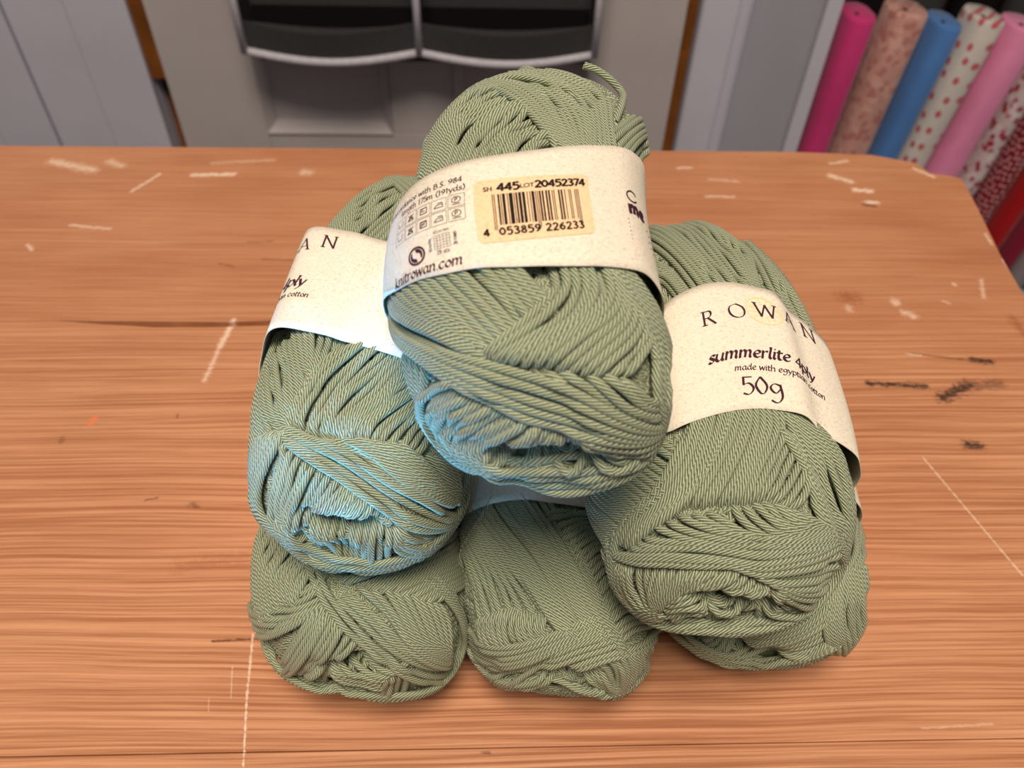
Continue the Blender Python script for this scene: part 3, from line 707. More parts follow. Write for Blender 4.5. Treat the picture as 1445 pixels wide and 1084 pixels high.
  (3,8,5,[[-208,-539,-92,-45,-627,-7,87,-630,-7,154,-622,-12],[-168,-582,-60,-15,-628,50,119,-628,11]]),
  (4,6,12,[[97,-516,233,5,-558,208,-93,-579,165,-235,-519,55],[157,-543,203,45,-583,184,-52,-611,125,-221,-532,-71],[178,-557,181,72,-597,163,-37,-619,102,-161,-574,-107]]),
  (5,15,15,[[311,-438,101,241,-541,144,135,-589,163,50,-616,126,-112,-612,-24,-192,-553,-97,-256,-482,-72],[315,-446,73,256,-538,124,149,-592,151,58,-620,114,-111,-610,-54,-207,-540,-91,-263,-471,-67]]),
  (6,25,15,[[-219,-183,249,-236,-225,235,-284,-300,169,-292,-409,59,-262,-472,-68,-182,-561,-101]]),
  (7,3,3,[[133,-622,-67,182,-614,-26,263,-555,-60]]),
 ],
 'BR': [
  (0,15,5,[[262,-282,219,228,-385,225,180,-445,231],[307,-304,173,274,-364,196,242,-419,206]]),
  (1,12,8,[[-175,-580,92,-55,-596,147,61,-575,182,111,-534,209],[-122,-612,49,-28,-610,124,64,-587,168,130,-531,206],[-109,-618,-13,-39,-623,75,59,-611,127,145,-568,169]]),
  (2,8,8,[[25,-624,83,75,-619,97,142,-592,138],[46,-628,54,99,-624,60,153,-608,93]]),
  (3,6,6,[[179,-474,220,145,-535,199,154,-584,144,207,-599,42],[201,-443,222,190,-524,187,206,-570,127,264,-562,-22],[231,-415,215,240,-492,174,261,-542,99,272,-554,-9],[285,-380,181,297,-447,137,313,-485,56,285,-538,17]]),
  (4,10,12,[[-248,-504,-115,-163,-590,-82,-39,-611,-122,-10,-609,-133,55,-629,-27,119,-623,52],[-241,-545,-12,-170,-596,-1,-68,-625,-6,-22,-629,3,60,-628,37,142,-617,66]]),
 ],
}
TAIL = [(14.1, 54.97, 24.1), (17.93, 54.75, 22.94), (22.33, 53.39, 20.64), (25.02, 51.98, 18.58), (24.3, 39.31, 21.69), (21.93, 29.55, 21.39)]

YR = 0.00100          # strand radius
H0 = 0.0038           # depth of the winding that is laid on the core
HMAX = 0.0052
NOCT = 420

class Shape:
    def __init__(self, s):
        (self.cx, self.cy, self.cz, self.yaw, self.tilt, self.a, self.b, self.c,
         self.p, self.q, self.tap, self.sx, self.sz) = s
    def F(self, x):
        t = x[..., 1] / self.c
        X = (x[..., 0] - self.sx * t * t) / (1 - self.tap * t)
        Z = (x[..., 2] - self.sz * t) / (1 - self.tap * t)
        return ((np.abs(X) / self.a) ** self.q + (np.abs(Z) / self.b) ** self.q) ** (self.p / self.q) + np.abs(t) ** self.p
    def proj(self, x):
        lo = np.full(len(x), 0.3); hi = np.full(len(x), 1.9)
        for _ in range(26):
            m = (lo + hi) / 2; ins = self.F(x * m[:, None]) < 1
            lo = np.where(ins, m, lo); hi = np.where(ins, hi, m)
        return x * ((lo + hi) / 2)[:, None]
    def normal(self, x):
        e = 2e-5; g = np.empty_like(x)
        for k in range(3):
            d = np.zeros(3); d[k] = e
            g[:, k] = self.F(x + d) - self.F(x - d)
        return g / np.maximum(np.linalg.norm(g, axis=1, keepdims=True), 1e-12)
    def idx(self, x):
        u = x / np.array([self.a, self.c, self.b])
        u = u / np.abs(u).sum(1, keepdims=True)
        X, Y, Z = u[:, 0], u[:, 2], u[:, 1]
        neg = Z < 0
        ox = np.where(neg, (1 - np.abs(Y)) * np.where(X >= 0, 1, -1), X)
        oy = np.where(neg, (1 - np.abs(X)) * np.where(Y >= 0, 1, -1), Y)
        i = np.clip(((ox + 1) / 2 * NOCT).astype(int), 0, NOCT - 1)
        j = np.clip(((oy + 1) / 2 * NOCT).astype(int), 0, NOCT - 1)
        return i * NOCT + j

def smooth1(v, n, closed):
    k = np.exp(-0.5 * (np.arange(-n, n + 1) / (n / 2.0)) ** 2); k /= k.sum()
    pad = np.concatenate([v[-n:], v, v[:n]]) if closed else np.concatenate([np.full(n, v[0]), v, np.full(n, v[-1])])
    return np.convolve(pad, k, 'valid')

def resample(P, step, closed=False):
    Q = np.vstack([P, P[:1]]) if closed else P
    L = np.concatenate([[0], np.cumsum(np.linalg.norm(np.diff(Q, axis=0), axis=1))])
    n = max(6, int(round(L[-1] / step)))
    s = np.linspace(0, L[-1], n + (0 if closed else 1), endpoint=not closed)
    return np.stack([np.interp(s, L, Q[:, k]) for k in range(3)], 1)

def catmull(P, n):
    P = np.asarray(P, float)
    if len(P) == 2:
        return P[0] + (P[1] - P[0]) * np.linspace(0, 1, n)[:, None]
    d = np.concatenate([[0], np.cumsum(np.linalg.norm(np.diff(P, axis=0), axis=1) ** 0.5 + 1e-9)])
    ext = np.vstack([2 * P[0] - P[1], P, 2 * P[-1] - P[-2]])
    te = np.concatenate([[d[0] - (d[1] - d[0])], d, [d[-1] + (d[-1] - d[-2])]])
    out = []
    for t in np.linspace(d[0], d[-1], n):
        i = min(max(int(np.searchsorted(d, t, 'right')) - 1, 0), len(P) - 2)
        p0, p1, p2, p3 = ext[i:i + 4]; t0, t1, t2, t3 = te[i:i + 4]
        a1 = (t1 - t) / (t1 - t0) * p0 + (t - t0) / (t1 - t0) * p1
        a2 = (t2 - t) / (t2 - t1) * p1 + (t - t1) / (t2 - t1) * p2
        a3 = (t3 - t) / (t3 - t2) * p2 + (t - t2) / (t3 - t2) * p3
        b1 = (t2 - t) / (t2 - t0) * a1 + (t - t0) / (t2 - t0) * a2
        b2 = (t3 - t) / (t3 - t1) * a2 + (t - t1) / (t3 - t1) * a3
        out.append((t2 - t) / (t2 - t1) * b1 + (t - t1) / (t2 - t1) * b2)
    P = np.array(out)
    L = np.concatenate([[0], np.cumsum(np.linalg.norm(np.diff(P, axis=0), axis=1))])
    s = np.linspace(0, L[-1], n)
    return np.stack([np.interp(s, L, P[:, k]) for k in range(3)], 1)

class Tubes:
    """collects strands and builds them as one mesh with uv = (turns along, angle)"""
    def __init__(self, sides): self.s = sides; self.V = []; self.F = []; self.U = []; self.n = 0
    def add(self, C, N, T, closed, r=YR, flat=1.0):
        S = self.s; m = len(C)
        B = np.cross(T, N); B /= np.maximum(np.linalg.norm(B, axis=1, keepdims=True), 1e-9)
        N2 = np.cross(B, T); N2 /= np.maximum(np.linalg.norm(N2, axis=1, keepdims=True), 1e-9)
        an = 2 * np.pi * np.arange(S) / S
        V = C[:, None, :] + r * (np.cos(an)[None, :, None] * B[:, None, :] + flat * np.sin(an)[None, :, None] * N2[:, None, :])
        self.V.append(V.reshape(-1, 3))
        L = np.concatenate([[0], np.cumsum(np.linalg.norm(np.diff(np.vstack([C, C[:1]]), axis=0), axis=1))]) / 0.010
        L += rnd.random() * 5
        rows = m if closed else m - 1
        i = np.repeat(np.arange(rows), S); k = np.tile(np.arange(S), rows)
        i2 = (i + 1) % m; k2 = (k + 1) % S
        self.F.append(np.stack([i * S + k, i * S + k2, i2 * S + k2, i2 * S + k], 1) + self.n)
        u0 = L[i]; u1 = L[i + 1]; v0 = k / S; v1 = (k + 1) / S
        self.U.append(np.stack([u0, v0, u0, v1, u1, v1, u1, v0], 1).reshape(-1, 2))
        self.n += m * S
    def build(self, name, mat, parent):
        V = np.concatenate(self.V); F = np.concatenate(self.F); U = np.concatenate(self.U)
        me = bpy.data.meshes.new(name)
        me.vertices.add(len(V)); me.vertices.foreach_set('co', V.astype(np.float32).ravel())
        me.loops.add(len(F) * 4); me.loops.foreach_set('vertex_index', F.astype(np.int32).ravel())
        me.polygons.add(len(F))
        me.polygons.foreach_set('loop_start', np.arange(0, len(F) * 4, 4, dtype=np.int32))
        uvl = me.uv_layers.new(name='UVMap')
        uvl.data.foreach_set('uv', U.astype(np.float32).ravel())
        me.polygons.foreach_set('use_smooth', np.ones(len(F), dtype=bool))
        me.update(calc_edges=True); me.validate()
        me.materials.append(mat)
        return link(bpy.data.objects.new(name, me), parent)

def dent(P, hole):
    """pull the winding into the slit where the ball's centre-pull hole is"""
    hx, hz, wu, wv, ang, depth = hole
    dx = P[:, 0] - hx; dz = P[:, 2] - hz
    u = dx * math.cos(ang) + dz * math.sin(ang); v = -dx * math.sin(ang) + dz * math.cos(ang)
    r2 = (u / wu) ** 2 + (v / wv) ** 2
    Q = P.copy()
    Q[:, 1] += np.where(P[:, 1] < 0, depth * np.exp(-r2 ** 1.4), 0)
    return Q

class Winder:
    def __init__(self, shape, hole):
        self.sh = shape; self.hole = hole; self.H = np.zeros(NOCT * NOCT)
    def lay(self, P, closed, tubes, step_keep=2, r=YR, dive=True, hmax=HMAX):
        """lay one strand on what is already wound; P: dense points on the outer surface"""
        sh = self.sh
        N = sh.normal(P)
        T = np.roll(P, -1, 0) - np.roll(P, 1, 0) if closed else np.gradient(P, axis=0)
        T /= np.maximum(np.linalg.norm(T, axis=1, keepdims=True), 1e-12)
        B = np.cross(T, N)
        base = P - N * (H0 * 0.5)
        top = np.zeros(len(P))
        for o in (-0.68, -0.34, 0, 0.34, 0.68):
            top = np.maximum(top, self.H[sh.idx(base + B * (o * r))])
        top = smooth1(np.maximum(np.maximum(np.roll(top, 1), np.roll(top, -1)), top), 5, closed)
        hc = np.minimum(top + r * 0.80, hmax)
        if not closed and dive:
            L = np.concatenate([[0], np.cumsum(np.linalg.norm(np.diff(P, axis=0), axis=1))])
            e = np.minimum(L, L[-1] - L) / 0.0045
            w = np.clip(e, 0, 1); w = w * w * (3 - 2 * w)
            hc = hc * w + (-0.0012) * (1 - w)
        for o in (-0.88, -0.45, 0, 0.45, 0.88):
            np.maximum.at(self.H, sh.idx(base + B * (o * r)), hc + r * 0.80 * math.sqrt(1 - o * o))
        C = dent(P + N * (hc - H0)[:, None], self.hole)
        k = slice(None, None, step_keep)
        C = C[k]; N = N[k]
        T = np.roll(C, -1, 0) - np.roll(C, 1, 0) if closed else np.gradient(C, axis=0)
        T /= np.maximum(np.linalg.norm(T, axis=1, keepdims=True), 1e-12)
        tubes.add(C, N, T, closed, r)

    def extend(self, P, d0, d1, step=0.0012):
        """carry an open strand on over the surface at both ends"""
        sh = self.sh
        def go(p, t, dist):
            out = []
            for _ in range(int(dist / step)):
                n = sh.normal(p[None])[0]
                t = t - n * (t @ n); t /= np.linalg.norm(t)
                p = sh.proj((p + t * step)[None])[0]
                out.append(p)
            return out
        pre = go(P[0], P[0] - P[2], d0)[::-1]; post = go(P[-1], P[-1] - P[-3], d1)
        return np.array(pre + list(P) + post)

def guide_strands(w, band):
    key, e0, e1, G = band
    sh = w.sh; n = 26
    GP = []
    for g in G:
        P = np.array(g, float).reshape(-1, 3) * 1e-4
        GP.append(sh.proj(catmull(P, n)))
    if len(GP) == 1:
        S = [GP[0]]
    else:
        S = []
        for i in range(len(GP) - 1):
            gap = np.linalg.norm(GP[i + 1] - GP[i], axis=1)
            m = max(1, int(round(np.percentile(gap, 70) / (2 * YR * 1.0))))
            for k in range(m):
                f = k / m
                S.append(GP[i] * (1 - f) + GP[i + 1] * f)
        S.append(GP[-1])
    out = []
    for P in S:
        j = np.random.RandomState(len(out) + 31).normal(0, 1, 3) * 0.00012
        P = sh.proj(P + j)
        P = w.extend(P, e0 * 1e-3 * (0.9 + 0.2 * rnd.random()), e1 * 1e-3 * (0.9 + 0.2 * rnd.random()))
        out.append(sh.proj(resample(P, 0.0008)))
    return out

# ---- lettering: pen strokes swept with a broad nib (x-height = 1)
GL = {
 'a': (1.0, ['s .74,.86 .42,1 .08,.5 .34,0 .74,.34', 's .78,1 .75,.2 .95,.02']),
 'c': (.85, ['s .75,.82 .45,1 .08,.5 .4,0 .8,.2']),
 'd': (1.0, ['s .74,.86 .42,1 .08,.5 .34,0 .74,.34', 's .8,1.6 .76,.2 .95,.02']),
 'e': (.86, ['s .1,.48 .68,.62 .64,.92 .4,1 .08,.5 .4,0 .8,.2']),
 'g': (.98, ['s .74,.9 .4,1 .1,.6 .4,.22 .74,.6', 's .76,1 .78,-.1 .4,-.55 .05,-.38']),
 'h': (.98, ['l .14,1.6 .12,0', 's .12,.6 .5,1 .75,.75 .74,.1 .88,.02']),
 'i': (.42, ['s .02,.88 .17,1 .15,.15 .32,.02', 'l .17,1.36 .21,1.42']),
 'k': (.92, ['l .14,1.6 .12,0', 'l .7,1 .15,.5 .8,0']),
 'l': (.42, ['s .02,1.5 .17,1.6 .15,.15 .34,.02']),
 'm': (1.42, ['l .12,1 .12,0', 's .12,.6 .45,1 .62,.8 .62,0', 's .62,.6 .95,1 1.12,.8 1.12,.1 1.27,.02']),
 'n': (.98, ['l .12,1 .12,0', 's .12,.6 .5,1 .7,.8 .7,.1 .86,.02']),
 'o': (.92, ['s .45,1 .08,.5 .45,0 .82,.5 .45,1']),
 'p': (.96, ['l .14,1 .1,-.6', 's .12,.7 .5,1 .85,.55 .5,0 .14,.2']),
 'r': (.7, ['l .12,1 .12,0', 's .12,.6 .4,.95 .64,.92']),
 's': (.74, ['s .62,.85 .35,1 .12,.75 .6,.3 .38,0 .05,.15']),
 't': (.6, ['s .2,1.35 .2,.2 .38,0 .56,.1', 'l .02,.98 .5,.98']),
 'u': (.98, ['s .1,1 .1,.25 .35,0 .7,.4', 's .72,1 .72,.1 .9,.02']),
 'w': (1.25, ['l .05,1 .3,0 .6,.9 .85,0 1.15,1']),
 'y': (.88, ['l .05,1 .42,.1', 's .8,1 .35,-.2 .05,-.55']),
 '0': (.92, ['s .45,1.45 .08,.72 .45,0 .82,.72 .45,1.45']),
 '1': (.62, ['l .1,1.2 .35,1.45 .35,0']),
 '2': (.88, ['s .1,1.1 .4,1.45 .75,1.1 .5,.55 .1,.02', 'l .1,.02 .8,.02']),
 '3': (.86, ['s .1,1.3 .45,1.45 .7,1.1 .35,.78', 's .35,.78 .78,.45 .45,0 .06,.15']),
 '4': (.92, ['l .62,0 .62,1.45 .05,.42 .85,.42']),
 '5': (.86, ['l .72,1.42 .2,1.42 .16,.8', 's .16,.8 .5,.92 .78,.5 .45,0 .08,.12']),
 '6': (.88, ['s .7,1.4 .25,1.0 .1,.45 .45,0 .78,.42 .45,.85 .14,.55']),
 '7': (.82, ['l .08,1.42 .75,1.42 .3,0']),
 '8': (.88, ['s .45,1.45 .15,1.1 .45,.78 .8,.4 .45,0 .1,.4 .45,.78 .75,1.1 .45,1.45']),
 '9': (.88, ['s .2,.05 .65,.45 .8,1.0 .45,1.45 .12,1.03 .45,.62 .76,.95']),
 'R': (1.15, ['l .18,1.45 .18,0', 's .18,1.42 .7,1.4 .75,1.0 .5,.72 .18,.72', 'l .48,.74 1.02,.02', 'l .02,1.44 .3,1.44', 'l .02,.02 .38,.02']),
 'O': (1.45, ['s .7,1.47 .22,1.2 .1,.72 .25,.22 .7,-.02 1.15,.22 1.3,.72 1.18,1.2 .7,1.47']),
 'W': (1.8, ['l .12,1.43 .5,0 .92,1.3 1.3,0 1.68,1.43', 'l .0,1.44 .3,1.44', 'l 1.52,1.44 1.82,1.44']),
 'A': (1.3, ['l .1,.02 .62,1.45 1.15,.02', 'l .3,.5 .92,.5', 'l 0,.02 .28,.02', 'l .98,.02 1.28,.02']),
 'N': (1.4, ['l .2,0 .2,1.43 1.15,.02 1.15,1.45', 'l .04,1.44 .28,1.44', 'l .06,.02 .36,.02', 'l 1.0,1.44 1.3,1.44']),
 'B': (1.0, ['l .15,1.45 .15,0', 's .15,1.43 .65,1.35 .62,.9 .15,.78', 's .15,.78 .8,.7 .75,.1 .15,.02']),
 'S': (.85, ['s .7,1.25 .4,1.46 .12,1.1 .68,.4 .4,0 .06,.2']),
 'P': (.95, ['l .15,1.45 .15,0', 's .15,1.43 .75,1.35 .72,.8 .15,.7']),
 'H': (1.15, ['l .15,1.45 .15,0', 'l .95,1.45 .95,0', 'l .15,.74 .95,.74']),
 'L': (.85, ['l .15,1.45 .15,.02 .75,.02']),
 'T': (1.0, ['l .5,1.45 .5,0', 'l .02,1.44 .98,1.44']),
 '.': (.35, ['l .12,.04 .2,.1']), '/': (.6, ['l .05,-.1 .5,1.5']),
 '(': (.5, ['s .42,1.6 .15,.7 .42,-.25']), ')': (.5, ['s .08,1.6 .35,.7 .08,-.25']), ' ': (.5, []),
}
def ribbon(P, nib, hw, ht):
    """flat pen stroke: list of quads (2D) along P"""
    P = np.asarray(P, float)
    T = np.gradient(P, axis=0) if len(P) > 2 else np.repeat((P[1] - P[0])[None], len(P), 0)
    T /= np.maximum(np.linalg.norm(T, axis=1, keepdims=True), 1e-9)
    N = np.stack([-T[:, 1], T[:, 0]], 1)
    wd = np.sqrt((hw * (T[:, 0] * math.sin(nib) - T[:, 1] * math.cos(nib))) ** 2 + ht ** 2)
    A = P + N * wd[:, None]; B = P - N * wd[:, None]
    return [(A[i], A[i + 1], B[i + 1], B[i]) for i in range(len(P) - 1)]

def text_quads(s, x, y, xh, weight=0.11, thin=0.03, nib=0.5, shear=0.0, mono=False, slope=0.0, rot=0.0, track=0.0, align='l'):
    tot = sum(GL[c][0] + track for c in s) * xh
    if align == 'r': x -= tot
    if align == 'c': x -= tot / 2
    Q = []; pen = 0.0
    for c in s:
        adv, strokes = GL[c]
        for st in strokes:
            kind, *pp = st.split()
            P = np.array([[float(v) for v in p.split(',')] for p in pp])
            if kind == 's':
                P3 = catmull(np.column_stack([P, np.zeros(len(P))]), 16)[:, :2]
                segs = [P3]
            else:
                segs = []
                for i in range(len(P) - 1):
                    d = (P[i + 1] - P[i]); d = d / np.linalg.norm(d) * (weight * 0.45)
                    segs.append(np.array([P[i] - d, P[i + 1] + d]))
            for sgm in segs:
                q = ribbon(sgm, nib, 0.0 if mono else weight, weight if mono else thin)
                for quad in q:
                    out = []
                    for (gx, gy) in quad:
                        X = (pen + gx + shear * gy) * xh; Y = gy * xh
                        out.append((x + X * math.cos(rot) - Y * math.sin(rot), y + X * math.sin(rot) + Y * math.cos(rot) + slope * X))
                    Q.append(out)
        pen += adv + track
    return Q

def rect_q(u0, v0, u1, v1, nu=1):
    xs = np.linspace(u0, u1, nu + 1)
    return [[(xs[i], v0), (xs[i + 1], v0), (xs[i + 1], v1), (xs[i], v1)] for i in range(nu)]
def line_q(P, hw):
    Q = []
    for a, b in zip(P[:-1], P[1:]):
        Q += ribbon([a, b], 0, 0, hw)
    return Q
def arc(cx, cy, r, a0, a1, n=20, ry=None):
    return [(cx + r * math.cos(math.radians(a0 + (a1 - a0) * i / n)), cy + (ry or r) * math.sin(math.radians(a0 + (a1 - a0) * i / n))) for i in range(n + 1)]

def ean13(code):
    Lc = ['0001101', '0011001', '0010011', '0111101', '0100011', '0110001', '0101111', '0111011', '0110111', '0001011']
    Gc = [''.join('1' if b == '0' else '0' for b in s)[::-1] for s in Lc]
    Rc = [''.join('1' if b == '0' else '0' for b in s) for s in Lc]
    par = ['LLLLLL', 'LLGLGG', 'LLGGLG', 'LLGGGL', 'LGLLGG', 'LGGLLG', 'LGGGLL', 'LGLGLG', 'LGLGGL', 'LGGLGL'][int(code[0])]
    s = '101' + ''.join((Lc if p == 'L' else Gc)[int(d)] for p, d in zip(par, code[1:7])) + '01010'
    return s + ''.join(Rc[int(d)] for d in code[7:]) + '101'

HOLES = {'T': (0.0068, 0.0010, 0.0100, 0.0032, 0.08, 0.011), 'ML': (0.0009, 0.0100, 0.0100, 0.0028, -0.12, 0.010),
         'MR': (-0.0020, 0.0075, 0.0100, 0.0024, -0.15, 0.008), 'BL': (0.0050, 0.0135, 0.0085, 0.0025, 0.1, 0.008),
         'BM': (0.0050, 0.0090, 0.0070, 0.0026, 0.05, 0.008), 'BR': (-0.0041, 0.0040, 0.0090, 0.0035, 0.0, 0.009)}
LABELS = {
    'T': 'topmost sage green yarn ball, its band turned to a peach barcode sticker',
    'ML': 'sage green yarn ball left in the middle tier, paper band standing off its side',
    'MR': 'sage green yarn ball at the right of the middle tier, band reading summerlite and 50g',
    'BL': 'sage green yarn ball on the table at the left end of the bottom row',
    'BM': 'sage green yarn ball in the middle of the bottom row, under the topmost ball',
    'BR': 'sage green yarn ball at the right end of the bottom row, mostly hidden',
}
WIND = {'T': (0.4, 1), 'ML': (1.5, 1), 'MR': (2.2, -1), 'BL': (0.9, 1), 'BM': (2.9, -1), 'BR': (0.2, 1)}

def build_ball(key):
    sh = Shape(SHAPE[key]); hole = HOLES[key]
    base_z = sh.b
    ball = empty('yarn_ball', (sh.cx, sh.cy, sh.cz))
    ball.rotation_euler = (Matrix.Rotation(sh.yaw, 3, 'Z') @ Matrix.Rotation(sh.tilt, 3, 'X')).to_euler()
    tag(ball, LABELS[key], 'yarn ball', 'yarn balls stacked in a pyramid')
    # core under the winding
    nu, nv = 56, 36; U = []
    for j in range(nv + 1):
        th = math.pi * j / nv
        for i in range(nu):
            ph = 2 * math.pi * i / nu
            U.append((sh.a * math.sin(th) * math.cos(ph), -sh.c * math.cos(th), sh.b * math.sin(th) * math.sin(ph)))
    P = sh.proj(np.array(U) + 1e-7)
    P = dent(P - sh.normal(P) * (H0 - 0.0004), hole)
    Fc = [(j * nu + i, j * nu + (i + 1) % nu, (j + 1) * nu + (i + 1) % nu, (j + 1) * nu + i) for j in range(nv) for i in range(nu)]
    mesh_obj('wound_core', P, Fc, M['yarn_core'], ball, smooth=True)
    w = Winder(sh, hole)
    ph0, sgn = WIND[key]
    rs = np.random.RandomState(sum(map(ord, key)))
    tb = Tubes(5)
    for alpha, count in ((10, 18), (28, 46), (47, 60)):
        for k in range(count):
            ph = ph0 + sgn * 2 * math.pi * k / count + rs.normal(0, 0.008)
            al = math.radians(alpha + rs.normal(0, 1.2))
            n = np.array([math.cos(ph) * math.cos(al), math.sin(al), math.sin(ph) * math.cos(al)])
            e1 = np.cross(n, [0, 1, 0]); e1 /= np.linalg.norm(e1); e2 = np.cross(n, e1)
            t = np.linspace(0, 2 * math.pi, 420, endpoint=False)
            q = np.cos(t)[:, None] * e1 + np.sin(t)[:, None] * e2
            Pq = sh.proj(q * np.array([sh.a, sh.c, sh.b]))
            w.lay(sh.proj(resample(Pq, 0.001, True)), True, tb, hmax=0.0022)
        ph0 += 1.3; sgn = -sgn
    tag(tb.build('wound_strands', M['yarn'], ball), kind='stuff')
    # the runs that show, in the order they were wound
    bands = GUIDES[key]; i = 0
    while i < len(bands):
        grp = [b for b in bands if b[0] == bands[i][0]]
        sets = [guide_strands(w, b) for b in grp]
        tubes = [Tubes(7) for _ in grp]
        order = sorted((((k + 0.5) / len(S)), gi, k) for gi, S in enumerate(sets) for k in range(len(S)))
        for _, gi, k in order:
            w.lay(sets[gi][k], False, tubes[gi], 2, YR * (1.0 if len(sets[gi]) > 1 else 1.08))
        for tbs in tubes:
            tbs.build('strand_run', M['yarn'], ball)
        i += len(grp)
    make_band(key, ball, sh, w)
    return ball, sh, w

# ---- paper band round a ball: edges near(phi), far(phi) in mm along the ball, creases as radial swells
BANDS = {
 'T': ([(0, -29), (32, -33.5), (45, -33.5), (61, -36.6), (77, -39.4), (100, -40.8), (126, -39.4), (150, -34), (170, -26), (190, -21), (230, -24), (270, -30)], (4.7, 10.9, 7.9), [(48, 7, 0.7), (170, 14, 1.0)], 1.2),
 'ML': ([(0, -30), (66, -29), (94, -25.4), (111, -22.5), (130, -19.5), (145, -22), (158, -27), (180, -29), (270, -31)], (15.8, -12, 0), [(131, 11, 4.6), (104, 9, -0.2)], 1.3),
 'MR': ([(0, -32), (21, -33), (50, -31), (66, -28.5), (80, -28), (95, -29.5), (110, -32), (125, -34), (140, -26), (160, -12), (180, -8), (270, -20)], (8.0, 3.9, -9.9), [(65, 6, 1.7), (54, 5, -1.1), (24, 15, 2.8)], 1.2),
 'BM': ((-19, 0, 0), (24, 0, 0), [], 1.2),
 'BL': ((-4, 0, 0), (38, 0, 0), [], 1.2),
 'BR': ((-14, 0, 0), (28, 0, 0), [(20, 14, 1.0)], 1.2),
}
def front_print(B, du):
    """the face of the band with the name on it, shifted round the band by du"""
    X0, V0, SL = -6.0 + du, 6.8 if du == 0 else 5.6, 0.2
    plum = []
    for k, c in enumerate('ROWAN'):
        x = X0 + 8.3 * k
        plum += text_quads(c, x, V0 + SL * 8.3 * k, 3.7, 0.085, 0.022, 0.45, align='c')
    plum += text_quads('summerlite 4ply', X0 - 2.2, -7.3, 2.65, 0.15, 0.045, 0.7, 0.22, slope=0.07)
    plum += text_quads('made with egyptian cotton', X0 + 4.5, -11.2, 1.35, 0.11, 0.05, 0.6, 0.15, slope=0.07)
    plum += text_quads('50g', X0 + 5.6, -19.2, 4.0, 0.085, 0.024, 0.45, slope=0.05)
    B.print_mesh('printed_lettering', plum, 'plum_ink', 0.13)
    ring = []
    cx, cy = X0 + 16.2, V0 + SL * 16 + 2.6
    for i in range(len(arc(0, 0, 1, 0, 360, 28)) - 1):
        a = arc(cx, cy, 5.3, 0, 360, 28, 5.6); b = arc(cx, cy, 4.8, 0, 360, 28, 5.1)
        ring.append([a[i], a[i + 1], b[i + 1], b[i]])
    for r in range(12):                                   # faint sun rays
        an = r * math.pi / 6 + 0.2
        ring += line_q([(cx + 2.2 * math.cos(an), cy + 2.3 * math.sin(an)), (cx + 4.3 * math.cos(an), cy + 4.5 * math.sin(an))], 0.28)
    B.print_mesh('printed_sun', ring, 'yellow_print', 0.08)

